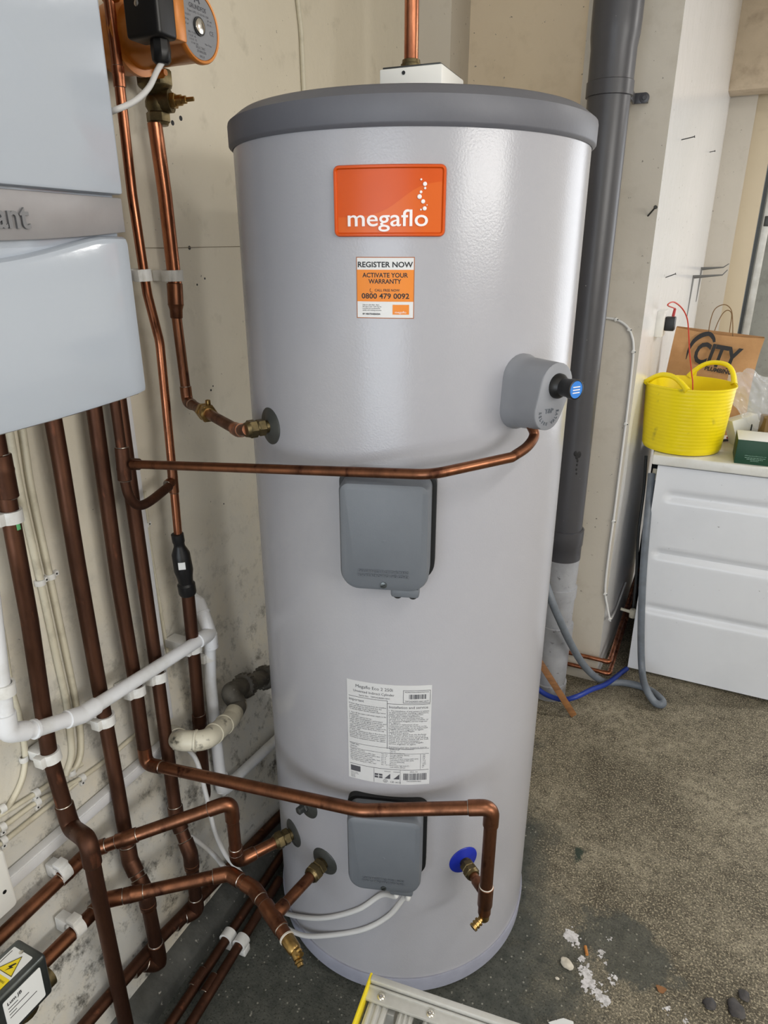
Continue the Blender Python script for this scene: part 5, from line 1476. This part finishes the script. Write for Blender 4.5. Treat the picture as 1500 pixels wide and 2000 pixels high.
mk('foot', b, 'black', machine)
b = BM(); box(b, (0.164, my0 + 0.585, 0.40), (0.655, 0.012, 0.80), None, 0.002); mk('gap_blocker', b, 'black', machine, label='added black board closing the gap to keep it dark')  # added board, blocks the far door light so the gap stays dark
b = BM(); box(b, (mx0 + 0.31, my0 + 0.292, WT - 0.017), (0.66, 0.632, 0.034), None, 0.006, seg=3)
top_w = mk('appliance_top', b, 'worktop', machine, label='off-white worktop of the appliance')

# yellow flexible tub
tcx, tcy = -0.055, 2.492; th = 0.222
b = BM(); prof = [(0.0, 0.110), (0.004, 0.1215), (0.012, 0.1255)]
for i in range(17): z_ = 0.016 + i * 0.0115; r_ = 0.126 + 0.0135 * (i / 17); prof += [(z_, r_), (z_ + 0.0075, r_ + 0.00055), (z_ + 0.0100, r_ + 0.0002)]
prof += [(th - 0.006, 0.1400), (th - 0.005, 0.1425), (th, 0.1425), (th, 0.1385), (th - 0.01, 0.1372), (0.02, 0.121), (0.008, 0.115), (0.006, 0.001)]
lathe(b, (tcx, tcy, WT), (0, 0, 1), prof, 72)
tub = mk('tub', b, 'tub', label='yellow flexible tub with two loop handles, on the white appliance top', cat='tub')
for a0, lift, lean, nm in ((math.radians(58), 0.056, 0.006, 'right'), (math.radians(232), 0.036, -0.030, 'left')):
    pts = []
    for k in range(21):
        s = -1 + 2 * k / 20; a = a0 + s * math.radians(37); h = lift * (1 - abs(s) ** 2.6); r = 0.1405 + lean * (1 - s * s)
        pts.append(Vector((tcx + r * math.cos(a), tcy + r * math.sin(a), WT + th + h - 0.004)))
    b = BM(); tube(b, pts, [0.0078 + 0.003 * abs(-1 + 2 * k / 20) ** 6 for k in range(21)], 12)
    for sg in (-1, 1):     # webs flowing from the rim into the loop
        fan = []
        for k in range(7):
            s = sg * (0.62 + 0.38 * k / 6); a = a0 + s * math.radians(37); h = lift * (1 - abs(s) ** 2.6); r = 0.1405 + lean * (1 - s * s)
            top = Vector((tcx + r * math.cos(a), tcy + r * math.sin(a), WT + th + h - 0.004)); bot = Vector((tcx + 0.1405 * math.cos(a), tcy + 0.1405 * math.sin(a), WT + th - 0.003))
            if abs(s) > 0.74: fan.append((top, bot))
        rows = [[b.verts.new(p + Vector((math.cos(a0) * o_, math.sin(a0) * o_, 0))) for p in pr_ for o_ in (-0.002, 0.002)] for pr_ in fan]
        for p, q in zip(rows[:-1], rows[1:]):
            for i0, i1 in ((0, 1), (1, 3), (3, 2), (2, 0)): b.faces.new((p[i0], p[i1], q[i1], q[i0]))
    if nm == 'left':
        for k in range(3, 18): box(b, pts[k] + Vector((0, 0, 0.0075)), (0.005, 0.003, 0.0022), None, 0)
    mk('handle', b, 'tub', tub)

# kraft paper carrier bag
by_ = 2.745
bm_ = lambda u, v, w: Vector((u + 0.010 * v, by_ - w + 0.05 * v, WT + v))
tlx, trx = Y(1318, 640, by_).x, Y(1499, 662, by_).x; tz1, tz2 = Y(1318, 640, by_).z - WT, Y(1499, 662, by_).z - WT
blx = Y(1295, 725, by_).x
b = BM(); nu_, nv_ = 24, 18; G = []
for j in range(nv_ + 1):
    row = []
    for i in range(nu_ + 1):
        s, t_ = i / nu_, j / nv_; ht = tz1 + (tz2 - tz1) * s - 0.008 * math.sin(math.pi * s)
        u0 = blx + (tlx - blx) * t_ ** 1.4; u1 = trx - 0.012 + 0.012 * t_ - 0.018 * math.sin(math.pi * t_ * 0.8)
        w = 0.012 * mnoise.noise(Vector((s * 3, t_ * 3, 1))) + 0.02 * math.sin(math.pi * s) * (1 - t_) 
        row.append(b.verts.new(bm_(u0 + (u1 - u0) * s, ht * t_, w)))
    G.append(row)
for j in range(nv_):
    for i in range(nu_): b.faces.new((G[j][i], G[j][i + 1], G[j + 1][i + 1], G[j + 1][i]))
depth_ = 0.10
back = [[b.verts.new(v.co + Vector((0.0, depth_ * (1 - 0.55 * j / nv_), 0))) for v in (G[j][0], G[j][-1])] for j in range(nv_ + 1)]
for j in range(nv_):
    mid = 1
    b.faces.new((G[j][0], G[j + 1][0], back[j + 1][0], back[j][0])); f = b.faces.new((G[j][-1], back[j][1], back[j + 1][1], G[j + 1][-1])); f.material_index = 1
    b.faces.new((back[j][0], back[j + 1][0], back[j + 1][1], back[j][1]))
bag = mk('paper_bag', b, ['kraft', 'kraft_light'], label='brown kraft paper carrier bag with black lettering, behind the yellow tub', cat='bag')
b = BM()
bp = lambda px, py: (Y(px, py, by_ - 0.01).x, Y(px, py, by_ - 0.01).z - WT)
fmap = lambda u, v, w: bm_(u, v, w + 0.024 * math.sin(math.pi * min(max((u - blx) / (trx - blx), 0), 1)) * (1 - min(v / tz1, 1)) + 0.010)
slope = -0.13
c0_ = bp(1352, 707); c1_ = bp(1436, 722)
text(b, 'CITY', 0.104, lambda u, v, w: fmap(u, v + slope * (u - c0_[0]), w), w=0.002, thick=0.0006, shear=0.28, bold=0.0030, width=c1_[0] - c0_[0] + 0.012, off=(c0_[0], c0_[1]), space=0.95)
p0_ = bp(1374, 722); p1_ = bp(1428, 730)
text(b, 'PLUMBING', 0.020, lambda u, v, w: fmap(u, v + slope * (u - p0_[0]), w), w=0.002, thick=0.0006, shear=0.22, bold=0.0008, width=p1_[0] - p0_[0], off=(p0_[0], p0_[1]))
arc = [bp(*q) for q in ((1338, 702), (1343, 684), (1353, 667), (1368, 656), (1383, 653), (1391, 661), (1393, 669))]
sp2 = smooth_path([Vector((u, v, 0)) for u, v in arc], 6); nS = len(sp2)
L_, R2 = [], []
for i, p in enumerate(sp2):
    t_ = (sp2[min(i + 1, nS - 1)] - sp2[max(i - 1, 0)]).normalized(); nrm = Vector((-t_.y, t_.x, 0)); wdt = 0.0012 + 0.0052 * math.sin(math.pi * i / (nS - 1)) ** 1.2 + 0.003 * i / nS
    L_.append(b.verts.new(fmap(p.x + nrm.x * wdt, p.y + nrm.y * wdt, 0.002))); R2.append(b.verts.new(fmap(p.x - nrm.x * wdt, p.y - nrm.y * wdt, 0.002)))
for i in range(nS - 1): b.faces.new((L_[i], L_[i + 1], R2[i + 1], R2[i]))
mk('lettering', b, 'ink', bag, label='bold black printed lettering with a swoosh')
for pix, yy in ((((1383, 655), (1388, 625), (1397, 603), (1415, 595), (1428, 605), (1431, 630), (1431, 662)), by_ + 0.03), (((1391, 660), (1401, 632), (1412, 612), (1422, 606), (1429, 614), (1426, 640), (1423, 662)), by_ + 0.07)):
    b = BM(); tube(b, smooth_path([Y(x, y, yy) for x, y in pix], 6), 0.0016, 8); mk('handle', b, 'twine', bag, label='twisted paper handle')

# dark green card box near the front edge
gx0 = Z(1432, 905, WT).x; gy0 = 2.362; gh = 0.0775
gb2 = Z(1465, 842, WT + gh)
b = BM(); box(b, (gx0 + 0.058, (gy0 + gb2.y) / 2 + 0.004, WT + gh / 2), (0.116, gb2.y - gy0, gh), Matrix.Rotation(math.radians(1.5), 3, 'Z'), 0.001)
for f in b.faces:
    if f.normal.z > 0.9: f.material_index = 1
gbx = mk('card_box', b, ['green_box', 'card_white'], label='dark green card box with a white top, right of the yellow tub', cat='box')
b = BM(); gmf = flatmap((gx0 + 0.058, gy0 - 0.001 + 0.003, WT), (math.cos(math.radians(1.5)), math.sin(math.radians(1.5)), 0), (0, 0, 1))
text(b, 'APEX International Brands & Co. Ltd', 0.0046, gmf, w=0.0014, align='CENTER', width=0.060, off=(0, 0.0275))
rw = random.Random(5)
for i, half in enumerate((0.029, 0.023, 0.012)):     # small address lines, too fine to read
    u_ = -half
    while u_ < half:
        w_ = rw.uniform(0.003, 0.008); patch(b, gmf, u_, min(u_ + w_, half), 0.0218 - 0.0048 * i, 0.0232 - 0.0048 * i, 0.0010, 0.0016, nu=1); u_ += w_ + 0.0014
mk('printing', b, 'print_pale', gbx, label='pale printed wording')
b = BM(); box(b, (gx0 + 0.115, gb2.y + 0.05, WT + 0.062), (0.09, 0.07, 0.122), Matrix.Rotation(0.2, 3, 'Z'), 0.002); cb = mk('cardboard_box', b, 'cardboard', label='torn brown cardboard box behind the green box', cat='box')
b = BM(); pts_ = [(-0.045, 0.0)] + [(-0.045 + 0.01 * i, 0.006 + 0.004 * ((i * 7) % 3)) for i in range(10)] + [(0.045, 0.0)]; prism(b, pts_, flatmap((gx0 + 0.115, gb2.y + 0.014, WT + 0.122), (1, 0.2, 0), (0, 0, 1)), -0.002, 0.0); mk('torn_flap', b, 'cardboard', cb)
# clear film bag over a white carton
b = BM(); pb = Y(1482, 792, 2.60)
bmesh.ops.create_icosphere(b, subdivisions=5, radius=1.0)
for v in b.verts:
    c = v.co.copy(); k_ = 1 + 0.16 * mnoise.noise(c * 2.2) + 0.09 * mnoise.noise(c * 5.5 + Vector((3, 1, 2))) + 0.05 * abs(mnoise.noise(c * 11))
    v.co = Vector((pb.x + 0.095 * c.x * k_ - 0.03 * c.z, pb.y + 0.075 * c.y * k_, pb.z + 0.012 + (0.095 * c.z - 0.03 * c.x) * k_))
    v.co.z = max(v.co.z, WT + 0.002 + 0.002 * mnoise.noise(c * 6))
film = mk('plastic_bag', b, 'film', label='crumpled clear plastic bag between the yellow tub and the green box', cat='bag')
b = BM(); cq = Y(1450, 818, 2.60); box(b, (cq.x + 0.010, 2.61, WT + 0.052), (0.085, 0.07, 0.10), Matrix.Rotation(math.radians(-20), 3, 'Y') @ Matrix.Rotation(0.4, 3, 'Z'), 0.002)
box(b, (cq.x - 0.0, 2.57, WT + 0.030), (0.004, 0.003, 0.020), None, 0, mi=1); box(b, (cq.x + 0.030, 2.565, WT + 0.075), (0.004, 0.003, 0.022), None, 0, mi=1)
mk('carton', b, ['card_white', 'black'], label='small white carton inside the clear plastic bag', cat='box')
b = BM(); ppt = Z(1408, 862, WT + 0.004); box(b, ppt + Vector((0, 0, 0.003)), (0.055, 0.010, 0.008), Matrix.Rotation(0.7, 3, 'Z'), 0.002); lathe(b, ppt + Vector((0.018, 0.024, 0.010)), Vector((0.7, 0.5, -0.1)), [(0, 0.004), (0.04, 0.012), (0.05, 0.012), (0.055, 0.004)], 14, mi=1); lathe(b, ppt + Vector((0.03, 0.03, 0.012)), (0, 0, 1), [(0, 0.010), (0.01, 0.008), (0.012, 0.002)], 12)
mk('pliers', b, ['steel_dark', 'red'], label='small dark hand tool with a red grip, beside the yellow tub', cat='tool')

# ================================================================== HOSES, SMALL COPPER, STICK
hr = 0.0124
hose = [Y(1273, 925, 2.44), Y(1268, 975, 2.40), Y(1262, 1040, 2.36), Y(1255, 1140, 2.345), Y(1252, 1240, 2.335), Y(1254, 1310, 2.31), Z(1262, 1345, 0.055), Z(1278, 1371, 0.026), Z(1292, 1376, 0.020), Z(1293, 1368, 0.018), Z(1276, 1352, 0.016), Z(1250, 1340, 0.014), Z(1215, 1333, 0.016), Z(1183, 1332, 0.020), Y(1158, 1318, 2.16), Y(1135, 1292, 2.10), Y(1112, 1252, 2.03), Y(1095, 1215, 1.98), Y(1080, 1180, 1.96), Y(1066, 1140, 1.97)]
b = BM(); tube(b, smooth_path(hose, 7), hr, 16)
hs = mk('drain_hose', b, 'grey_hose', label='grey appliance hose looping on the floor and rising past the soil pipe', cat='hose')
b = BM(); q0, q1 = Y(1276, 938, 2.44), Y(1270, 965, 2.42); lathe(b, q0, q1 - q0, [(0, 0.0135), (0.001, 0.0150), ((q1 - q0).length, 0.0145), ((q1 - q0).length + 0.01, 0.0120)], 18); lathe(b, q0, q0 - q1, [(0, 0.014), (0.016, 0.013), (0.02, 0.009), (0.04, 0.009)], 16, mi=1); mk('hose_connector', b, ['grey_hose', 'dirty_white'], hs)
for z_ in (0.0,):
    b = BM(); ribs_ = smooth_path(hose[6:11], 40)
    for i in range(4, len(ribs_) - 4, 3):
        d_ = (ribs_[i + 1] - ribs_[i - 1]).normalized(); lathe(b, ribs_[i] - d_ * 0.001, d_, [(0, hr), (0.0005, hr * 1.06), (0.0015, hr * 1.06), (0.002, hr)], 14, cap=False)
    tag(mk('ribbed_sleeve', b, 'grey_hose', hs), kind='stuff')
b = BM(); tube(b, smooth_path([Y(1036, 1330, 2.04), Y(1062, 1354, 2.025), Y(1096, 1366, 2.02), Y(1125, 1361, 2.03), Y(1155, 1347, 2.10), Z(1180, 1338, 0.045), Z(1198, 1326, 0.035), Z(1212, 1315, 0.014), Z(1224, 1306, 0.012)], 8), 0.0088, 14)
mk('supply_hose', b, 'blue_hose', label='blue hose lying on the floor round the foot of the soil pipe', cat='hose')
for i, (pa_, pb__, pu) in enumerate((((1085, 1297), (1190, 1293), (1226, 1190)), ((1085, 1320), (1190, 1316), (1212, 1262)))):
    q0, q1 = Y(*pa_, 2.232), Y(*pb__, 2.232); q1.z = q0.z = max(q1.z, 0.014); q2 = q1 + Vector((0.012, 0.75, 0.02 if i else 0.05))
    b = BM(); tube(b, fillet([q0, q1, q2], 0.012, 6), 0.0076, 14)
    o = mk('copper_pipe', b, 'copper', label=('upper' if i == 0 else 'lower') + ' of two small copper pipes at the foot of the pillar', cat='pipe')
    mk('elbow', elbow_mesh(q0, q1, q2, 0.0076, ring=False), 'copper', o)
b = BM(); s0, s1 = Y(1046, 1280, 1.99), Z(1121, 1398, 0.006); d_ = (s1 - s0); box(b, (s0 + s1) / 2, (0.022, 0.006, d_.length), basis(d_.cross(Vector((_sa, -_ca, 0.3))).normalized(), d_.normalized()) @ Matrix.Rotation(-math.pi / 2, 3, 'X'), 0.0008)
mk('wooden_batten', b, 'wood', label='thin brown wooden batten leaning by the soil pipe foot', cat='wood strip')
b = BM(); tube(b, smooth_path([Y(1262, 890, 2.55), Y(1257, 960, 2.55), Y(1247, 1040, 2.53), Y(1243, 1120, 2.52), Y(1236, 1200, 2.50)], 6), 0.0055, 10); mk('cable', b, 'steel_dark', label='dark flex hanging behind the white appliance', cat='cable')
tpv = Y(1236, 1196, 2.47)
b = BM(); lathe(b, tpv + Vector((0, 0, -0.02)), (0, 0, 1), [(0, 0.012), (0.03, 0.012), (0.034, 0.008)], 12); lathe(b, tpv, (-1, 0, 0.1), [(0, 0.008), (0.02, 0.006), (0.045, 0.006)], 12)
mk('hose_tap', b, 'dirty_white', label='small pale appliance tap low behind the white appliance', cat='tap')

# ================================================================== PILLAR: CABLE, NAILS, SOCKET, BRACKETS
gdir = (GW1 - GW0).normalized(); gn = Vector((gdir.y, -gdir.x, 0))
GP = lambda px, py, g=0.0: PL(px, py, GW0 + gn * g, gn)
pyf = 2.25
cpix = [(1150, 619), (1185, 621), (1206, 625), (1224, 637), (1234, 656), (1237, 685), (1231, 750), (1222, 827), (1212, 905), (1200, 1000), (1189, 1080), (1182, 1150), (1186, 1185), (1191, 1210)]
cable(None, 'white cable curving down the pillar front beside the soil pipe', 0.0040, m='cable_white', pts=[Y(x, y, pyf - 0.005) for x, y in cpix])
for (x, y), lab in zip(((1203, 624), (1229, 644), (1237, 687), (1222, 828), (1198, 1018), (1182, 1160), (1191, 1209)), ('at the top of its bend', 'halfway round its bend', 'just below its bend', 'level with the yellow tub', 'level with the appliance top', 'low beside the dark gap', 'at its lower end')):
    p = Y(x, y, pyf - 0.005); b = BM(); box(b, p, (0.011, 0.011, 0.009), Matrix.Rotation(0.3 if y > 640 else 1.2, 3, 'Y'), 0.0015); c = mk('cable_clip', b, 'clip', label='clip on the white pillar cable, ' + lab, cat='cable clip', group='clips on the white pillar cable')
    b = BM(); lathe(b, p + Vector((0.006, -0.004, 0)), (0, -1, 0), [(0, 0.002), (0.002, 0.0018)], 8); mk('nail_head', b, 'steel_dark', c)


def nail(p, d, L_, label, r=0.0016):
    d = Vector(d).normalized(); b = BM(); lathe(b, p, d, [(-0.01, r), (L_, r), (L_, r * 2.3), (L_ + 0.002, r * 2.3)], 10)
    mk('nail', b, 'steel_dark', label=label, cat='nail', group='nails in the pillar')


b = BM(); tube(b, smooth_path([Y(1192, 1212, pyf - 0.004), GP(1203, 1190, 0.006), GP(1214, 1160, 0.006), GP(1222, 1138, 0.006)], 6), 0.0036, 8); mk('cable', b, 'cable_white', label='short white cable tail turning the pillar corner into the dark gap', cat='cable')
n0, n1 = Y(1266, 421, pyf), Y(1280, 405, pyf - 0.030); nail(n0, n1 - n0, (n1 - n0).length, 'dark round-headed nail in the cream pillar front', 0.0024)
for (a_, c_), lab in zip((((1331, 273), (1356, 267)), ((1386, 297), (1396, 295)), ((1300, 542), (1319, 535))), ('long nail high on the glossy white pillar side', 'short nail high on the glossy white side, near its far edge', 'nail on the glossy white side above the socket')):
    P = GP(*a_); Q = Y(c_[0], c_[1], P.y + 0.003); nail(P, Q - P, (Q - P).length, lab)
sc_ = GP(1284, 631); so = GP(1284, 631)
sm = flatmap(so, -gdir, (0, 0, 1)); sm = flatmap(so, gdir, (0, 0, 1))
b = BM(); box(b, so + gn * 0.012, (0.086, 0.086, 0.026), basis(gdir, (0, 0, 1)), 0.004); sk = mk('wall_socket', b, 'socket', label='white wall socket on the glossy pillar side', cat='socket')
b = BM(); pl0 = so + gn * 0.041 + gdir * 0.0; box(b, pl0, (0.036, 0.046, 0.032), basis(gdir, (0, 0, 1)), 0.004); box(b, so + gn * 0.0255, (0.020, 0.03, 0.006), basis(gdir, (0, 0, 1)), 0.001)
mk('charger', b, 'black', label='black plug-in charger in the white wall socket', cat='charger')
k0 = pl0 + Vector((0.006, 0, 0.024))
b = BM(); lathe(b, k0, (0.1, 0, 1), [(0, 0.005), (0.024, 0.0045), (0.028, 0.002)], 12, mi=1)
tube(b, smooth_path([k0 + Vector((0.002, 0, 0.026)), Y(1304, 596, 2.42), Y(1316, 590, 2.45), Y(1332, 602, 2.50), Y(1342, 622, 2.52), Y(1345, 650, 2.55), Y(1347, 690, 2.58), Y(1351, 730, 2.59), Y(1353, 760, 2.56), Vector((tcx + 0.03, 2.53, WT + 0.012))], 8), 0.0022, 8, mi=2)
mk('charger_lead', b, ['red', 'red', 'red_wire'], label='thin red lead arching from the black charger into the yellow tub', cat='cable')
for (v_t, v_b, a_e, tip), lab in zip((((1353, 541), (1341, 622), (1411, 537), (1421, 527)), ((1369, 525), (1361, 588), (1413, 522), (1424, 515))), ('nearer of two grey shelf brackets on the glossy wall', 'farther of two grey shelf brackets on the glossy wall')):
    P = GP(*v_t); Bq = GP(*v_b); Bq = Vector((P.x + (Bq.z - P.z) * 0.0, P.y, Bq.z)); E_ = Y(*a_e, P.y); T2_ = Y(*tip, P.y)
    b = BM()
    tube(b, [Bq, P + Vector((0, 0, -0.02)), P], [0.003, 0.0075, 0.008], 8); tube(b, [P, P.lerp(E_, 0.1), E_, T2_], [0.008, 0.0075, 0.003, 0.002], 8)
    mk('shelf_bracket', b, 'bracket', label=lab, cat='bracket', group='grey shelf brackets on the glossy wall')

# ================================================================== LADDER PLATFORM
lz = 0.450
LA, LB = Z(727, 1903, lz), Z(1000, 1995, lz); ld = (LB - LA).normalized(); lp = Vector((ld.y, -ld.x, 0))
lm = lambda u, v, w: LA + ld * u + lp * v + Vector((0, 0, w))
LW, LD = 0.42, 0.19
lad = empty('step_platform', lm(LW / 2, LD / 2, -lz), 'aluminium step platform with yellow end trim, in front of the cylinder at the bottom edge', 'step ladder')
RB = basis(ld, -lp)
for v, nm in ((0.0155, 'near the cylinder'), (LD - 0.0155, 'nearest the viewer')):
    b = BM(); sgn = -1 if v < 0.1 else 1
    box(b, lm(LW / 2, v, -0.012), (LW, 0.031, 0.006), RB, 0.001); box(b, lm(LW / 2, v + sgn * 0.0135, -0.022), (LW, 0.004, 0.045), RB, 0.001); box(b, lm(LW / 2, v + sgn * 0.011, -0.003), (LW, 0.010, 0.010), RB, 0.002); box(b, lm(LW / 2, v + sgn * 0.003, -0.008), (LW, 0.003, 0.005), RB, 0.0008)
    rl = mk('platform_rail', b, 'aluminium', lad, label='aluminium rail ' + nm)
    for u in (0.022, 0.098, 0.204, 0.300, 0.396):
        b = BM(); lathe(b, lm(u, v - sgn * 0.006, -0.009), (0, 0, 1), [(0, 0.0062), (0.001, 0.0060), (0.0026, 0.0042), (0.003, 0.0022), (0.0018, 0.0016)], 20); mk('rivet', b, 'chrome', rl)
for i in range(11):
    u = 0.0215 + i * 0.0375 if i else 0.016; wd_ = 0.030 if i == 0 else 0.0225
    b = BM(); box(b, lm(u + 0.004, LD / 2, -0.022), (wd_, LD - 0.045, 0.010), RB, 0.0012)
    for k in range(3): box(b, lm(u + 0.004 + (k - 1) * wd_ * 0.32, LD / 2, -0.0165), (wd_ * 0.16, LD - 0.047, 0.0022), RB, 0.0006)
    mk('slat', b, 'aluminium', lad)
b = BM(); box(b, lm(-0.0015, LD / 2, -0.015), (0.004, LD + 0.004, 0.032), RB, 0.0012); mk('end_trim', b, 'yellow_trim', lad, label='yellow end trim')
for u in (0.03, LW - 0.03):
    for v in (0.02, LD - 0.02): b = BM(); box(b, lm(u, v, -0.028 - (lz - 0.028) / 2), (0.030, 0.022, lz - 0.028), RB, 0.002); mk('leg', b, 'aluminium', lad)

# ================================================================== LITTER AND PAINT ON THE FLOOR
def blob(px, py, r, sq, m, name, label, cat, h=0.6, sd=0, rough=0.35, group=None):
    p = Z(px, py, 0.0); b = BM(); bmesh.ops.create_icosphere(b, subdivisions=3, radius=1.0)
    a = sd * 1.3
    for v in b.verts:
        c = v.co.copy(); k_ = 1 + rough * mnoise.noise(c * 1.4 + Vector((sd, 2 * sd, 0)))
        x, y = c.x * r * k_ * sq, c.y * r * k_; v.co = Vector((p.x + x * math.cos(a) - y * math.sin(a), p.y + x * math.sin(a) + y * math.cos(a), max(0.0003, r * h * (0.8 + c.z * k_))))
    return mk(name, b, m, label=label, cat=cat, group=group)


blob(1106, 1885, 0.0105, 1.5, 'stone', 'stone_chip', 'pale pointed stone chip beside the white paint splash', 'stone', sd=2)
blob(1088, 1912, 0.0035, 1.3, 'stone', 'stone_chip', 'tiny pale stone chip left of the white paint splash', 'stone', sd=5)
blob(1385, 1962, 0.0125, 1.15, 'stone_dark', 'pebble', 'black pebble, leftmost of three at lower right', 'stone', h=0.4, sd=3, group='black pebbles')
blob(1438, 1974, 0.0165, 1.3, 'stone_dark', 'pebble', 'black pebble, largest of three and nearest the bottom edge', 'stone', h=0.3, sd=4, group='black pebbles')
blob(1453, 1946, 0.0115, 1.2, 'stone_dark', 'pebble', 'black pebble, uppermost of three at lower right', 'stone', h=0.4, sd=6, group='black pebbles')
b = BM(); p = Z(1145, 1857, 0.004); lathe(b, p + Vector((-0.004, 0.010, 0)), (0.35, -0.9, 0), [(0, 0.0036), (0.020, 0.0036)], 12); mk('cigarette_end', b, 'tan', label='tan cigarette end on the white paint splash', cat='litter')
b = BM(); p = Z(1291, 1933, 0.001); prism(b, [(0.010 * math.cos(t) * (1 + 0.2 * math.sin(3 * t)), 0.008 * math.sin(t)) for t in np.linspace(0, 2 * math.pi, 17)[:-1]], lambda u, v, w: p + Vector((u, v, w + 4 * u * u * 8)), -0.0006, 0.0008); mk('dead_leaf', b, 'wood', label='small curled orange-brown leaf on the open floor', cat='leaf')
b = BM(); p = Z(1102, 2000, 0.003); prism(b, [(-0.030, -0.012), (-0.006, -0.022), (0.022, -0.004), (0.016, 0.010), (-0.004, 0.012), (-0.016, 0.004)], lambda u, v, w: p + Vector((u, v, w + 0.004 * math.sin(u * 120))), -0.001, 0.0006); mk('paper_scrap', b, 'card_white', label='torn white scrap at the bottom edge right of the platform', cat='litter')
rp = random.Random(11); b = BM()
def splash(px, py, r, n):
    p = Z(px, py, 0)
    for _ in range(n):
        a = rp.uniform(0, 6.28); d = r * rp.random() ** 0.8; q = p + Vector((d * math.cos(a) * 0.8, d * math.sin(a) * 1.1, 0)); rr = r * rp.uniform(0.14, 0.44) * (1.15 - d / r)
        ph = rp.uniform(0, 6); poly = [(rr * (1 + 0.3 * math.sin(3 * t + ph) + 0.18 * math.sin(7 * t + ph * 2)) * math.cos(t), rr * (1 + 0.3 * math.sin(3 * t + ph) + 0.18 * math.sin(7 * t + ph * 2)) * math.sin(t)) for t in np.linspace(0, 2 * math.pi, 25)[:-1]]
        z0 = 0.0004 + rp.random() * 0.0006; prism(b, poly, lambda u, v, w: q + Vector((u, v, w)), 0.0001, z0)
for q_, r_, n_s in (((1116, 1832), 0.026, 26), ((1126, 1845), 0.012, 8), ((1136, 1870), 0.014, 10), ((1143, 1897), 0.020, 18), ((1150, 1920), 0.024, 22), ((1168, 1938), 0.022, 16), ((1182, 1952), 0.020, 16), ((1174, 1862), 0.014, 9), ((1182, 1882), 0.008, 6), ((1198, 1912), 0.016, 10), ((1190, 1832), 0.010, 6), ((1302, 1972), 0.012, 6), ((1338, 1992), 0.012, 5)): splash(q_[0], q_[1], r_, n_s)
mk('paint_splash', b, 'paint_white', label='dried white paint splash on the floor right of the cylinder', cat='paint splash', kind='stuff')
